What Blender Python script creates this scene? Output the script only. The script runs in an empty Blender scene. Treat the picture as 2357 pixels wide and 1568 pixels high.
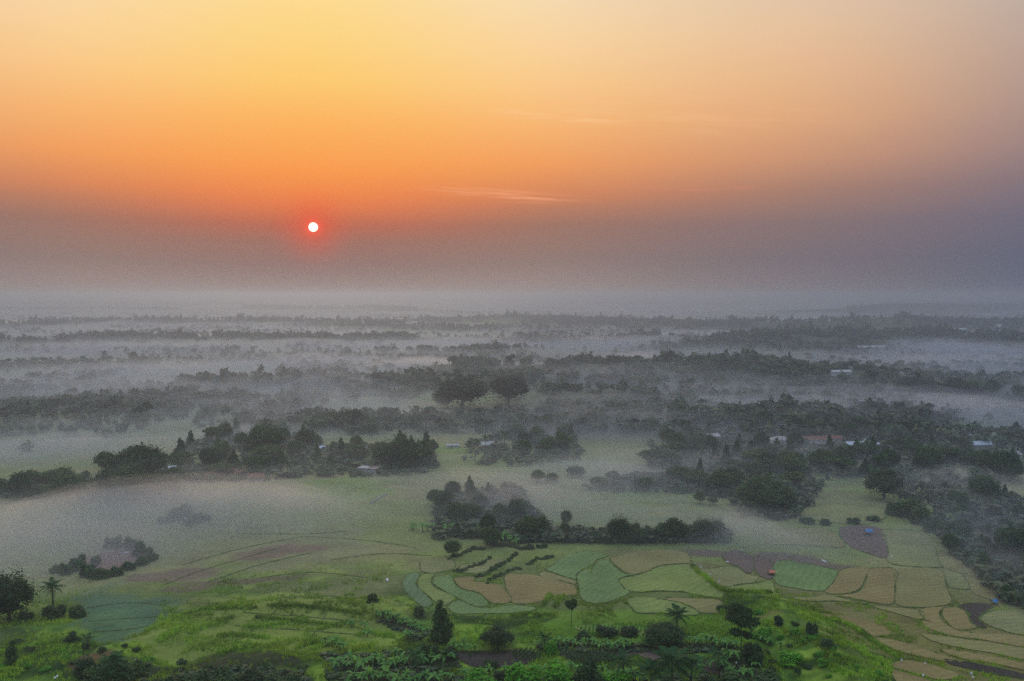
import bpy, math, random
import numpy as np
from mathutils import Vector, Matrix
from mathutils.geometry import delaunay_2d_cdt

random.seed(7)
rng = np.random.default_rng(7)
SC = bpy.context.scene
COL = SC.collection
rad = math.radians

# ------------------------------------------------------------------ camera
CAM_H = 100.0
F = 2041.0                       # focal length in pixels of a 2357 x 1568 frame
HORIZON = 679.0
PITCH = math.atan((784 - HORIZON) / F)
cam = bpy.data.cameras.new('camera')
cam.sensor_width = 36.0
cam.lens = 36.0 * F / 2357.0
cam.clip_start = 1.0
cam.clip_end = 80000.0
camo = bpy.data.objects.new('camera', cam)
COL.objects.link(camo)
camo.location = (0, 0, CAM_H)
camo.rotation_euler = (math.pi / 2 - PITCH, 0, 0)
SC.camera = camo

# ------------------------------------------------------------------ view / render settings
SC.view_settings.view_transform = 'Standard'
SC.view_settings.look = 'None'
SC.view_settings.exposure = 0.0
SC.view_settings.gamma = 1.0
SC.view_settings.use_curve_mapping = False
SC.render.engine = 'CYCLES'
cy = SC.cycles
cy.use_denoising = False
cy.max_bounces = 6
cy.diffuse_bounces = 2
cy.glossy_bounces = 1
cy.transmission_bounces = 2
cy.volume_bounces = 2
cy.transparent_max_bounces = 96
cy.use_adaptive_sampling = True
cy.adaptive_threshold = 0.015

# ------------------------------------------------------------------ sun and sky
def lin(c):
    out = []
    for v in c[:3]:
        v = v / 255.0
        out.append(v / 12.92 if v <= 0.04045 else ((v + 0.055) / 1.055) ** 2.4)
    return out + [1.0]

def pix_dir(px, py):
    d = Vector((px - 1178.5, F, 784.0 - py))
    d.rotate(Matrix.Rotation(-PITCH, 3, 'X'))
    return d.normalized()

SUN = pix_dir(721, 523)
SUN_EL = math.asin(SUN.z)
SUN_AZ = math.atan2(SUN.x, SUN.y)

sun = bpy.data.lights.new('sun', 'SUN')
sun.energy = 0.5
sun.color = (1.0, 0.62, 0.38)
sun.angle = rad(0.6)
suno = bpy.data.objects.new('sun', sun)
COL.objects.link(suno)
suno.rotation_euler = (-SUN).to_track_quat('-Z', 'Y').to_euler()
suno.location = (0, 0, 300)

W = bpy.data.worlds.new('World')
SC.world = W
W.use_nodes = True
wn = W.node_tree.nodes
wl = W.node_tree.links
wn.clear()

def N(tree, kind, **kw):
    n = tree.nodes.new(kind)
    for k, v in kw.items():
        if k == 'ins':
            for i, val in v.items():
                n.inputs[i].default_value = val
        else:
            setattr(n, k, v)
    return n

def math_node(tree, op, a, b=None, c=None, clamp=False):
    n = tree.nodes.new('ShaderNodeMath')
    n.operation = op
    n.use_clamp = clamp
    for i, v in enumerate((a, b, c)):
        if v is None:
            continue
        if isinstance(v, (int, float)):
            n.inputs[i].default_value = v
        else:
            tree.links.new(v, n.inputs[i])
    return n.outputs[0]

def map_range(tree, v, a, b, c=0.0, d=1.0, kind='LINEAR'):
    n = tree.nodes.new('ShaderNodeMapRange')
    n.interpolation_type = kind
    n.clamp = True
    tree.links.new(v, n.inputs[0])
    for i, q in enumerate((a, b, c, d)):
        n.inputs[i + 1].default_value = q
    return n.outputs[0]

def mix_rgb(tree, fac, a, b, mode='MIX'):
    n = tree.nodes.new('ShaderNodeMix')
    n.data_type = 'RGBA'
    n.blend_type = mode
    for sock, v in ((n.inputs[0], fac), (n.inputs[6], a), (n.inputs[7], b)):
        if isinstance(v, (int, float)):
            sock.default_value = v
        elif isinstance(v, (list, tuple)):
            sock.default_value = v
        else:
            tree.links.new(v, sock)
    return n.outputs[2]

def build_world():
    t = W.node_tree
    tc = N(t, 'ShaderNodeTexCoord')
    nrm = N(t, 'ShaderNodeVectorMath', operation='NORMALIZE')
    t.links.new(tc.outputs['Generated'], nrm.inputs[0])
    sep = N(t, 'ShaderNodeSeparateXYZ')
    t.links.new(nrm.outputs[0], sep.inputs[0])
    X, Y, Z = sep.outputs
    el = math_node(t, 'MULTIPLY', math_node(t, 'ARCSINE', Z), 180 / math.pi)
    hl = math_node(t, 'SQRT', math_node(t, 'ADD', math_node(t, 'MULTIPLY', X, X), math_node(t, 'MULTIPLY', Y, Y)))
    hd = math_node(t, 'ADD', math_node(t, 'MULTIPLY', X, math.sin(SUN_AZ)), math_node(t, 'MULTIPLY', Y, math.cos(SUN_AZ)))
    cosd = math_node(t, 'DIVIDE', hd, math_node(t, 'MAXIMUM', hl, 1e-4))
    cosd = math_node(t, 'MINIMUM', math_node(t, 'MAXIMUM', cosd, -1.0), 1.0)
    daz = math_node(t, 'MULTIPLY', math_node(t, 'ARCCOSINE', cosd), 180 / math.pi)
    TOP = 60.0
    fac = map_range(t, el, -2.0, TOP)

    def el_of(py):
        return math.degrees(math.atan((HORIZON - py) / F))

    def ramp(stops, high):
        n = t.nodes.new('ShaderNodeValToRGB')
        cr = n.color_ramp
        cr.interpolation = 'LINEAR'
        pts = [((el_of(py) + 2) / (TOP + 2), lin(c)) for py, c in stops]
        pts += [((e + 2) / (TOP + 2), lin(c)) for e, c in high]
        pts.sort(key=lambda q: q[0])
        cr.elements[0].position = pts[0][0]
        cr.elements[0].color = pts[0][1]
        cr.elements[1].position = pts[-1][0]
        cr.elements[1].color = pts[-1][1]
        for p, c in pts[1:-1]:
            e = cr.elements.new(p)
            e.color = c
        t.links.new(fac, n.inputs[0])
        return n.outputs[0]

    r0 = ramp([(670, (150, 130, 124)), (610, (146, 114, 107)), (560, (160, 110, 96)), (523, (190, 106, 80)), (480, (230, 124, 74)),
               (450, (243, 137, 72)), (400, (251, 156, 76)), (340, (253, 171, 86)), (290, (254, 182, 95)), (200, (254, 204, 114)),
               (100, (254, 214, 132)), (0, (253, 221, 148))], [(26, (255, 234, 196)), (42, (255, 246, 232)), (60, (226, 236, 250))])
    r1 = ramp([(670, (156, 137, 130)), (600, (146, 121, 113)), (520, (160, 116, 99)), (480, (190, 125, 94)), (450, (217, 135, 89)),
               (380, (245, 160, 92)), (290, (250, 184, 114)), (200, (252, 203, 138)), (100, (251, 214, 160)), (0, (248, 220, 178))],
              [(26, (247, 230, 206)), (42, (240, 238, 234)), (60, (224, 236, 252))])
    r2 = ramp([(670, (126, 117, 122)), (600, (121, 110, 117)), (520, (136, 114, 114)), (450, (168, 127, 110)), (380, (204, 150, 117)),
               (290, (225, 171, 127)), (200, (231, 184, 142)), (100, (231, 194, 158)), (0, (224, 198, 172))],
              [(26, (222, 208, 194)), (42, (224, 224, 228)), (60, (220, 234, 252))])
    r3 = ramp([(670, (87, 96, 118)), (600, (91, 98, 121)), (520, (103, 104, 125)), (450, (120, 114, 128)), (380, (140, 127, 134)),
               (290, (156, 141, 141)), (200, (168, 152, 149)), (100, (175, 163, 160)), (0, (178, 172, 172))],
              [(26, (188, 186, 190)), (42, (204, 213, 230)), (60, (214, 230, 252))])
    r4 = ramp([(670, (74, 92, 122)), (520, (82, 98, 130)), (380, (98, 112, 142)), (200, (116, 132, 160)), (0, (130, 146, 174))],
              [(26, (154, 164, 186)), (42, (190, 206, 230)), (60, (208, 226, 252))])
    c = mix_rgb(t, map_range(t, daz, 0.0, 17.0, kind='SMOOTHSTEP'), r0, r1)
    c = mix_rgb(t, map_range(t, daz, 11.0, 33.0, kind='SMOOTHSTEP'), c, r2)
    c = mix_rgb(t, map_range(t, daz, 28.0, 50.0, kind='SMOOTHSTEP'), c, r3)
    c = mix_rgb(t, map_range(t, daz, 44.0, 95.0), c, r4)
    # physically based sky high overhead, blended in above the haze
    sky = N(t, 'ShaderNodeTexSky', sky_type='NISHITA')
    sky.sun_disc = False
    sky.sun_elevation = SUN_EL
    sky.sun_rotation = SUN_AZ
    sky.dust_density = 4.0
    sk = N(t, 'ShaderNodeVectorMath', operation='SCALE')
    sk.inputs['Scale'].default_value = 0.10
    t.links.new(sky.outputs[0], sk.inputs[0])
    c = mix_rgb(t, map_range(t, el, 30.0, 80.0, 0.0, 0.25), c, sk.outputs[0])
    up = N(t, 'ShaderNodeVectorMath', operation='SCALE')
    t.links.new(c, up.inputs[0]); t.links.new(map_range(t, el, 16.0, 62.0, 1.0, 1.4, 'SMOOTHSTEP'), up.inputs['Scale'])  # extra brightness added to the sky above the frame, to light the land
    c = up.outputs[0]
    # thin cirrus streaks
    com = N(t, 'ShaderNodeCombineXYZ')
    azd = math_node(t, 'MULTIPLY', math_node(t, 'ARCTAN2', X, Y), 180 / math.pi)
    t.links.new(azd, com.inputs[0])
    t.links.new(el, com.inputs[1])

    def streak(ax, ey, wx, wy, sx, sy, amt, tilt, col, cc):
        mp = N(t, 'ShaderNodeMapping', vector_type='TEXTURE')
        mp.inputs['Location'].default_value = (ax, ey, 0)
        mp.inputs['Rotation'].default_value = (0, 0, rad(tilt))
        mp.inputs['Scale'].default_value = (wx, wy, 1)
        t.links.new(com.outputs[0], mp.inputs[0])
        g = N(t, 'ShaderNodeTexGradient', gradient_type='QUADRATIC_SPHERE')
        t.links.new(mp.outputs[0], g.inputs[0])
        m2 = N(t, 'ShaderNodeMapping')
        m2.inputs['Scale'].default_value = (sx, sy, 1)
        t.links.new(mp.outputs[0], m2.inputs[0])
        no = N(t, 'ShaderNodeTexNoise', ins={'Scale': 1.0, 'Detail': 5.0, 'Roughness': 0.6, 'Distortion': 0.6})
        t.links.new(m2.outputs[0], no.inputs[0])
        k = map_range(t, no.outputs[0], 0.42, 0.66, 0, 1, 'SMOOTHSTEP')
        k = math_node(t, 'MULTIPLY', math_node(t, 'MULTIPLY', k, math_node(t, 'MULTIPLY', g.outputs[0], 2.5, clamp=True)), amt)
        return mix_rgb(t, k, cc, lin(col))
    c = streak(0.0, 6.35, 7.6, 0.62, 1.3, 3.2, 0.7, -3.0, (250, 168, 122), c)
    c = streak(-1.5, 6.6, 5.0, 0.25, 1.1, 1.6, 0.6, -4.5, (250, 172, 126), c)
    c = streak(11.0, 6.7, 7.0, 0.4, 3, 2, 0.45, -1.0, (214, 140, 112), c)
    c = streak(4.0, 11.2, 9.0, 0.8, 2, 2.5, 0.3, -3.0, (255, 212, 158), c)
    c = streak(10.0, 11.5, 15.0, 2.5, 2, 4, 0.2, -6.0, (250, 196, 150), c)
    # the sun disc in the haze with its red aureole
    dv = N(t, 'ShaderNodeVectorMath', operation='DOT_PRODUCT')
    t.links.new(nrm.outputs[0], dv.inputs[0])
    dv.inputs[1].default_value = SUN
    ang = math_node(t, 'MULTIPLY', math_node(t, 'ARCCOSINE', math_node(t, 'MINIMUM', dv.outputs['Value'], 1.0)), 180 / math.pi)
    halo = math_node(t, 'POWER', map_range(t, ang, 0.2, 3.2, 1.0, 0.0), 2.2)
    c = mix_rgb(t, math_node(t, 'MULTIPLY', halo, 0.6), c, lin((248, 78, 40)))
    halo2 = math_node(t, 'POWER', map_range(t, ang, 0.22, 0.8, 1.0, 0.0), 1.6)
    c = mix_rgb(t, math_node(t, 'MULTIPLY', halo2, 0.9), c, (1.0, 0.12, 0.06, 1))
    disc = map_range(t, ang, 0.25, 0.31, 1.0, 0.0, 'SMOOTHSTEP')
    c = mix_rgb(t, disc, c, (2.2, 1.9, 1.6, 1))
    bg = N(t, 'ShaderNodeBackground')
    bg.inputs['Strength'].default_value = 1.0
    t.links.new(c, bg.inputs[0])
    out = N(t, 'ShaderNodeOutputWorld')
    t.links.new(bg.outputs[0], out.inputs[0])

build_world()

# ------------------------------------------------------------------ numeric noise
def _hash(ix, iy, seed):
    h = (ix.astype(np.int64) * 374761393 + iy.astype(np.int64) * 668265263 + seed * 144665) & 0x7fffffff
    h = ((h ^ (h >> 13)) * 1274126177) & 0x7fffffff
    h = h ^ (h >> 16)
    return (h & 0xffff) / 65535.0

def vnoise(x, y, seed=0):
    x = np.asarray(x, float); y = np.asarray(y, float)
    ix = np.floor(x); iy = np.floor(y)
    fx = x - ix; fy = y - iy
    fx = fx * fx * fx * (fx * (fx * 6 - 15) + 10); fy = fy * fy * fy * (fy * (fy * 6 - 15) + 10)
    a = _hash(ix, iy, seed); b = _hash(ix + 1, iy, seed)
    c = _hash(ix, iy + 1, seed); d = _hash(ix + 1, iy + 1, seed)
    return (a + (b - a) * fx) * (1 - fy) + (c + (d - c) * fx) * fy

def fbm(x, y, octv=4, seed=0):
    s = 0.0; a = 0.5; t = 0.0
    for o in range(octv):
        s = s + a * vnoise(np.asarray(x) * 2 ** o + 17.3 * o, np.asarray(y) * 2 ** o - 9.1 * o, seed + o)
        t += a; a *= 0.5
    return s / t

def sstep(a, b, v):
    t = np.clip((v - a) / (b - a), 0, 1)
    return t * t * (3 - 2 * t)

# ------------------------------------------------------------------ picture point -> ground point
def flat(px, py, z=0.0):
    d = pix_dir(px, py)
    k = (z - CAM_H) / min(d.z, -1e-4)
    return (d.x * k, d.y * k)

def poly_dist(x, y, pts):
    best = np.full(np.shape(x), 1e9); along = np.zeros(np.shape(x))
    n = len(pts) - 1
    for i in range(n):
        ax, ay = pts[i]; bx, by = pts[i + 1]
        dx, dy = bx - ax, by - ay
        t = np.clip(((x - ax) * dx + (y - ay) * dy) / (dx * dx + dy * dy + 1e-9), 0, 1)
        d = np.hypot(x - ax - t * dx, y - ay - t * dy)
        m = d < best
        best = np.where(m, d, best); along = np.where(m, (i + t) / n, along)
    return best, along

# wooded rises: picture polyline of their foot, rise in metres, half depth in metres, trees per 100 m2, tree height
BANDS = [
    # name, polyline (2357 scale), rise, sigma, density, tree height
    ('far_left',   [(-150, 703), (100, 702), (330, 705), (560, 704)], 26, 420, 0.25, 15),
    ('far_left2',  [(-100, 716), (200, 714), (420, 716)], 14, 200, 0.3, 14),
    ('far_mid',    [(560, 712), (700, 714), (860, 713), (960, 718)], 20, 260, 0.3, 15),
    ('ridge_b',    [(-120, 758), (100, 756), (260, 750), (480, 752), (640, 750), (780, 754), (930, 760)], 17, 120, 0.95, 14),
    ('ridge_c',    [(-150, 800), (80, 798), (250, 790), (400, 790), (560, 790), (700, 792), (850, 792), (960, 790)], 12, 75, 1.1, 13),
    ('mid_far',    [(930, 742), (1080, 745), (1200, 742), (1330, 742)], 14, 150, 0.7, 13),
    ('mid_f',      [(1180, 796), (1300, 796), (1420, 792), (1520, 788)], 13, 70, 1.1, 12),
    ('mid_f0',     [(1000, 762), (1150, 762), (1320, 764)], 8, 80, 0.7, 12),
    ('mid_hill',   [(1200, 748), (1320, 752), (1480, 758), (1640, 760), (1800, 762), (2000, 764)], 24, 190, 0.8, 14),
    ('far_right0', [(1300, 700), (1500, 702), (1700, 703)], 14, 420, 0.2, 14),
    ('far_right',  [(1950, 722), (2080, 718), (2200, 715), (2480, 714)], 34, 380, 0.45, 15),
    ('mid_g',      [(950, 822), (1060, 820), (1180, 816)], 7, 55, 0.9, 11),
    ('mid_g2',     [(1520, 808), (1660, 806), (1820, 804), (2000, 806)], 10, 70, 0.9, 12),
    ('right_j',    [(1720, 806), (1870, 800), (2000, 792), (2150, 792), (2300, 800), (2480, 806)], 25, 110, 1.2, 14),
    ('right_j0',   [(2060, 760), (2200, 756), (2480, 760)], 24, 160, 0.9, 14),
    ('main_h',     [(1040, 872), (1180, 872), (1330, 868), (1520, 870), (1700, 874), (1840, 884), (1960, 890), (2010, 894)], 15, 62, 1.7, 12),
    ('main_i',     [(390, 912), (500, 905), (640, 902), (800, 900), (940, 898), (1080, 896), (1230, 892)], 9, 42, 1.7, 11),
    ('right_k',    [(2060, 905), (2150, 910), (2290, 914)], 3, 22, 0.0, 12),
    ('slope_w',    [(-80, 1000), (120, 985), (280, 960), (420, 940)], 8, 60, 0.5, 9),
    ('left_d',     [(-60, 862), (60, 850), (180, 850), (330, 842)], 3, 40, 0.5, 10),
    ('grove_m',    [(1280, 925), (1380, 922), (1470, 918)], 5, 30, 1.2, 10),
    ('behind_t',   [(1540, 985), (1700, 985), (1860, 985), (2050, 990), (2140, 985)], 5, 40, 0.7, 10),
]
HILLS = []
for nm, pl, rise, sig, den, th in BANDS:
    pts = []
    for (px, py) in pl:
        x, y = flat(px, py)
        r = math.hypot(x, y)
        k = (r + sig * 0.9) / r
        pts.append((x * k, y * k))
    HILLS.append((nm, pts, rise * 0.8, sig, den, th * 0.82))

def R(n, zx, zy):
    return (((n - 1) * 1024 + zx * 0.4623) * 0.57544, (2000 + zy * 0.4623) * 0.57544)

def M(n, zx, zy):
    return (((n - 1) * 1024 + zx * 0.43445) * 0.57544, (1500 + zy * 0.43445) * 0.57544)

SPURS = [  # grassy banks near the viewpoint: picture polyline of the crest, rise, half width
    ([(1640, 1372), (1760, 1420), (1850, 1490), (1990, 1600)], 5.5, 14),
    ([(260, 1520), (470, 1425), (640, 1400), (840, 1400)], 2.2, 7),
    ([(-60, 1470), (120, 1455), (240, 1450)], 1.6, 7),
    ([(400, 1590), (560, 1530), (740, 1560)], 3.0, 9),
    ([(-80, 1560), (120, 1540), (330, 1545)], 2.0, 8),
]
SP = [([flat(*p) for p in pl], h, w) for pl, h, w in SPURS]

FLATS = []
for px, py, sx, sy in ((1360, 1500, 330, 30), (720, 1440, 120, 40), (1360, 1545, 200, 24), (290, 1420, 100, 60)):
    fx, fy = flat(px, py); fr = math.hypot(fx, fy)
    FLATS.append((fx, fy, sx * fr / F, sy * fr * fr / (F * CAM_H)))
SPUR_A, SPUR_B = flat(1760, 1420), flat(1990, 1600)
_q = flat(2200, 1450)
SPUR_SIGN = (_q[0] - SPUR_A[0]) * (SPUR_B[1] - SPUR_A[1]) - (_q[1] - SPUR_A[1]) * (SPUR_B[0] - SPUR_A[0])

HBOX = []
for nm, pts, rise, sig, den, th in HILLS:
    a_ = np.array(pts)
    HBOX.append((a_[:, 0].min() - 3 * sig, a_[:, 0].max() + 3 * sig, a_[:, 1].min() - 3 * sig, a_[:, 1].max() + 3 * sig))

def low_terrain(x, y):
    D = np.hypot(x, y)
    return (fbm(x / 420.0, y / 420.0, 3, 3) - 0.5) * (3.0 + 9.0 * sstep(700, 4000, D)) * sstep(250, 700, D)

def terrain(x, y):
    x = np.asarray(x, float); y = np.asarray(y, float)
    D = np.hypot(x, y)
    z = low_terrain(x, y)
    z = np.array(z, float)
    for (nm, pts, rise, sig, den, th), bb in zip(HILLS, HBOX):
        m = (x > bb[0]) & (x < bb[1]) & (y > bb[2]) & (y < bb[3])
        if not m.any():
            continue
        xm, ym = x[m], y[m]
        d, al = poly_dist(xm, ym, pts)
        wob = 0.72 + 0.56 * fbm(xm / (sig * 2.2), ym / (sig * 2.2), 2, 11)
        z[m] += rise * wob * np.exp(-(d / sig) ** 2)
    if D.min() > 470:
        return z
    for pts, h, w in SP:
        d, al = poly_dist(x, y, pts)
        z = z + h * np.exp(-(d / w) ** 2)
    near = 1 - sstep(255, 330, D)
    for cx, cy_, sx, sy in FLATS:
        near = near * (1 - np.exp(-(((x - cx) / sx) ** 4 + ((y - cy_) / sy) ** 4)))
    (ax, ay), (bx, by) = SPUR_A, SPUR_B
    side = ((x - ax) * (by - ay) - (y - ay) * (bx - ax)) / math.hypot(bx - ax, by - ay)
    near = near * (1 - sstep(6, 22, side * np.sign(SPUR_SIGN)))
    z = z + near * (fbm(x / 9.0, y / 9.0, 3, 21) - 0.5) * 3.6
    z = z + (1 - sstep(330, 460, D)) * (fbm(x / 4.0, y / 4.0, 2, 31) - 0.5) * 0.35
    return z

def tz(x, y):
    return float(terrain(np.array([x]), np.array([y]))[0])

def at(px, py):
    z = 0.0
    for _ in range(9):
        x, y = flat(px, py, z)
        z = 0.4 * z + 0.6 * tz(x, y)
    x, y = flat(px, py, z)
    return x, y, tz(x, y)

def at_many(P):
    P = np.array(P, float)
    dv = np.array([tuple(pix_dir(a, b)) for a, b in P])
    z = np.zeros(len(P))
    for _ in range(9):
        k = (z - CAM_H) / np.minimum(dv[:, 2], -1e-4)
        x, y = dv[:, 0] * k, dv[:, 1] * k
        z = 0.4 * z + 0.6 * terrain(x, y)
    k = (z - CAM_H) / np.minimum(dv[:, 2], -1e-4)
    x, y = dv[:, 0] * k, dv[:, 1] * k
    return np.stack([x, y, terrain(x, y)], 1)

def project(x, y, z):
    v = Vector((x, y, z - CAM_H))
    v.rotate(Matrix.Rotation(PITCH, 3, 'X'))
    return 1178.5 + F * v.x / v.y, 784 - F * v.z / v.y

# ------------------------------------------------------------------ mesh helpers
def mesh_np(name, V, T, mat=None, col=None, smooth=False, quads=False):
    me = bpy.data.meshes.new(name)
    V = np.asarray(V, np.float32); T = np.asarray(T, np.int32)
    k = T.shape[1]
    me.vertices.add(len(V)); me.vertices.foreach_set('co', V.ravel())
    me.loops.add(T.size); me.loops.foreach_set('vertex_index', T.ravel())
    me.polygons.add(len(T))
    me.polygons.foreach_set('loop_start', np.arange(0, T.size, k, dtype=np.int32))
    me.polygons.foreach_set('loop_total', np.full(len(T), k, np.int32))
    me.polygons.foreach_set('use_smooth', np.full(len(T), smooth, bool))
    if col is not None:
        a = me.color_attributes.new('tint', 'FLOAT_COLOR', 'POINT')
        c = np.ones((len(V), 4), np.float32); c[:, :3] = col
        a.data.foreach_set('color', c.ravel())
    me.update(calc_edges=True)
    if mat:
        me.materials.append(mat)
    return me

def link(name, me, parent=None, kind=None):
    o = bpy.data.objects.new(name, me)
    COL.objects.link(o)
    if parent is not None:
        o.parent = parent
    if kind:
        o['kind'] = kind
    return o

class MB:
    """collects small solids into one mesh"""
    def __init__(self):
        self.v = []; self.f = []
    def add(self, vs, fs):
        n = len(self.v)
        self.v += [tuple(q) for q in vs]
        self.f += [tuple(i + n for i in q) for q in fs]
        return self
    def box(self, c, s, rz=0.0):
        cx, cy, cz = c; sx, sy, sz = s[0] / 2, s[1] / 2, s[2] / 2
        vs = []
        for z in (-sz, sz):
            for (a, b) in ((-sx, -sy), (sx, -sy), (sx, sy), (-sx, sy)):
                vs.append((cx + a * math.cos(rz) - b * math.sin(rz), cy + a * math.sin(rz) + b * math.cos(rz), cz + z))
        return self.add(vs, [(3, 2, 1, 0), (4, 5, 6, 7), (0, 1, 5, 4), (1, 2, 6, 5), (2, 3, 7, 6), (3, 0, 4, 7)])
    def tube(self, pts, rads, n=6):
        vs = []; fs = []
        pts = [Vector(p) for p in pts]
        for i, p in enumerate(pts):
            d = (pts[min(i + 1, len(pts) - 1)] - pts[max(i - 1, 0)]).normalized()
            a = d.cross(Vector((0.3, 0.9, 0.2))).normalized(); b = d.cross(a)
            for k in range(n):
                t = 2 * math.pi * k / n
                vs.append(p + (a * math.cos(t) + b * math.sin(t)) * rads[i])
        for i in range(len(pts) - 1):
            for k in range(n):
                fs.append((i * n + k, i * n + (k + 1) % n, (i + 1) * n + (k + 1) % n, (i + 1) * n + k))
        fs.append(tuple(range(n))[::-1]); m = (len(pts) - 1) * n
        fs.append(tuple(range(m, m + n)))
        return self.add(vs, fs)
    def mesh(self, name, mat, smooth=False):
        me = bpy.data.meshes.new(name)
        me.from_pydata(self.v, [], self.f)
        if smooth:
            for p in me.polygons:
                p.use_smooth = True
        me.materials.append(mat)
        return me
    def obj(self, name, mat, parent=None, smooth=False):
        return link(name, self.mesh(name, mat, smooth), parent)

def empty(name, loc, rz=0.0, scale=1.0):
    o = bpy.data.objects.new(name, None)
    o.empty_display_size = 0.2
    COL.objects.link(o)
    o.location = loc
    o.rotation_euler = (0, 0, rz)
    o.scale = (scale,) * 3 if isinstance(scale, (int, float)) else scale
    return o

def tag(o, label, cat, group=None):
    o['label'] = label; o['category'] = cat
    if group:
        o['group'] = group
    return o

# ------------------------------------------------------------------ materials
def new_mat(name):
    m = bpy.data.materials.new(name)
    m.use_nodes = True
    t = m.node_tree
    t.nodes.clear()
    out = t.nodes.new('ShaderNodeOutputMaterial')
    return m, t, out

def bsdf(t, out, color, rough=0.8, spec=0.2):
    b = t.nodes.new('ShaderNodeBsdfPrincipled')
    b.inputs['Roughness'].default_value = rough
    b.inputs['Specular IOR Level'].default_value = spec
    if isinstance(color, (list, tuple)):
        b.inputs['Base Color'].default_value = (*color[:3], 1)
    else:
        t.links.new(color, b.inputs['Base Color'])
    t.links.new(b.outputs[0], out.inputs['Surface'])
    return b

def noise(t, scale, detail=4, rough=0.55, coord='Object', stretch=None, dist=0.0):
    tc = t.nodes.new('ShaderNodeTexCoord')
    src = tc.outputs[coord]
    if stretch:
        mp = t.nodes.new('ShaderNodeMapping')
        mp.inputs['Scale'].default_value = stretch[:3]
        if len(stretch) > 3:
            mp.inputs['Rotation'].default_value = (0, 0, stretch[3])
        t.links.new(src, mp.inputs[0]); src = mp.outputs[0]
    n = t.nodes.new('ShaderNodeTexNoise')
    n.inputs['Scale'].default_value = scale
    n.inputs['Detail'].default_value = detail
    n.inputs['Roughness'].default_value = rough
    n.inputs['Distortion'].default_value = dist
    t.links.new(src, n.inputs[0])
    return n.outputs[0]

def simple_mat(name, c1, c2=None, scale=3.0, rough=0.8, spec=0.2, bump=0.0, stretch=None):
    m, t, out = new_mat(name)
    if c2 is None:
        c2 = [v * 0.7 for v in c1]
    n = noise(t, scale, 4, 0.6, stretch=stretch)
    c = mix_rgb(t, map_range(t, n, 0.3, 0.7), (*c1, 1), (*c2, 1))
    b = bsdf(t, out, c, rough, spec)
    if bump:
        bn = t.nodes.new('ShaderNodeBump'); bn.inputs['Strength'].default_value = bump
        bn.inputs['Distance'].default_value = 0.1
        t.links.new(n, bn.inputs['Height']); t.links.new(bn.outputs[0], b.inputs['Normal'])
    return m

def leaf_mat(name, c1, c2, trans=0.25, rough=0.6, spec=0.25, use_tint=True):
    m, t, out = new_mat(name)
    oi = t.nodes.new('ShaderNodeObjectInfo')
    n = noise(t, 0.9, 3, 0.6)
    f = math_node(t, 'ADD', math_node(t, 'MULTIPLY', oi.outputs['Random'], 0.55), math_node(t, 'MULTIPLY', n, 0.6))
    c = mix_rgb(t, map_range(t, f, 0.15, 0.95), (*c1, 1), (*c2, 1))
    if use_tint:
        at_ = t.nodes.new('ShaderNodeAttribute'); at_.attribute_name = 'tint'
        c = mix_rgb(t, 1.0, c, at_.outputs['Color'], 'MULTIPLY')
    b = bsdf(t, out, c, rough, spec)
    if trans > 0:
        tr = t.nodes.new('ShaderNodeBsdfTranslucent')
        t.links.new(c, tr.inputs[0])
        mx = t.nodes.new('ShaderNodeMixShader'); mx.inputs[0].default_value = trans
        t.links.new(b.outputs[0], mx.inputs[1]); t.links.new(tr.outputs[0], mx.inputs[2])
        t.links.new(mx.outputs[0], out.inputs['Surface'])
    return m

MAT = {}
MAT['leaf_dark'] = leaf_mat('leaf_dark', (0.016, 0.048, 0.018), (0.050, 0.115, 0.028), 0.2)
MAT['leaf_bright'] = leaf_mat('leaf_bright', (0.060, 0.250, 0.014), (0.140, 0.420, 0.022), 0.35)
MAT['leaf_black'] = leaf_mat('leaf_black', (0.010, 0.024, 0.012), (0.022, 0.048, 0.018), 0.1)
MAT['leaf_mid'] = leaf_mat('leaf_mid', (0.030, 0.085, 0.025), (0.065, 0.130, 0.030), 0.25)
MAT['leaf_far'] = leaf_mat('leaf_far', (0.030, 0.054, 0.030), (0.062, 0.098, 0.044), 0.1)
MAT['banana'] = leaf_mat('banana', (0.045, 0.165, 0.036), (0.150, 0.340, 0.060), 0.25, 0.6, 0.2, False)
MAT['banana_young'] = leaf_mat('banana_young', (0.20, 0.42, 0.05), (0.26, 0.50, 0.06), 0.35, 0.4, 0.4, False)
MAT['palm'] = leaf_mat('palm', (0.020, 0.070, 0.022), (0.045, 0.130, 0.030), 0.15, 0.6, 0.2, False)
MAT['grass'] = leaf_mat('grass', (0.160, 0.320, 0.020), (0.320, 0.500, 0.040), 0.35)
MAT['bark'] = simple_mat('bark', (0.10, 0.075, 0.05), (0.05, 0.04, 0.03), 6, 0.9, 0.1, 0.4, (1, 1, 0.2))
MAT['bark_pale'] = simple_mat('bark_pale', (0.30, 0.27, 0.22), (0.14, 0.12, 0.10), 5, 0.9, 0.1, 0.4, (1, 1, 0.3))
MAT['stem'] = simple_mat('stem', (0.10, 0.13, 0.05), (0.14, 0.10, 0.05), 5, 0.7, 0.2)
MAT['metal_roof'] = simple_mat('metal_roof', (0.50, 0.58, 0.66), (0.38, 0.45, 0.52), 1.5, 0.4, 0.5)
MAT['metal_white'] = simple_mat('metal_white', (0.50, 0.51, 0.53), (0.30, 0.29, 0.28), 0.8, 0.5, 0.4)
MAT['tile_roof'] = simple_mat('tile_roof', (0.26, 0.11, 0.07), (0.17, 0.08, 0.06), 2.5, 0.8, 0.2, 0.3)
MAT['plaster'] = simple_mat('plaster', (0.46, 0.44, 0.42), (0.34, 0.31, 0.29), 0.8, 0.85)
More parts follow.
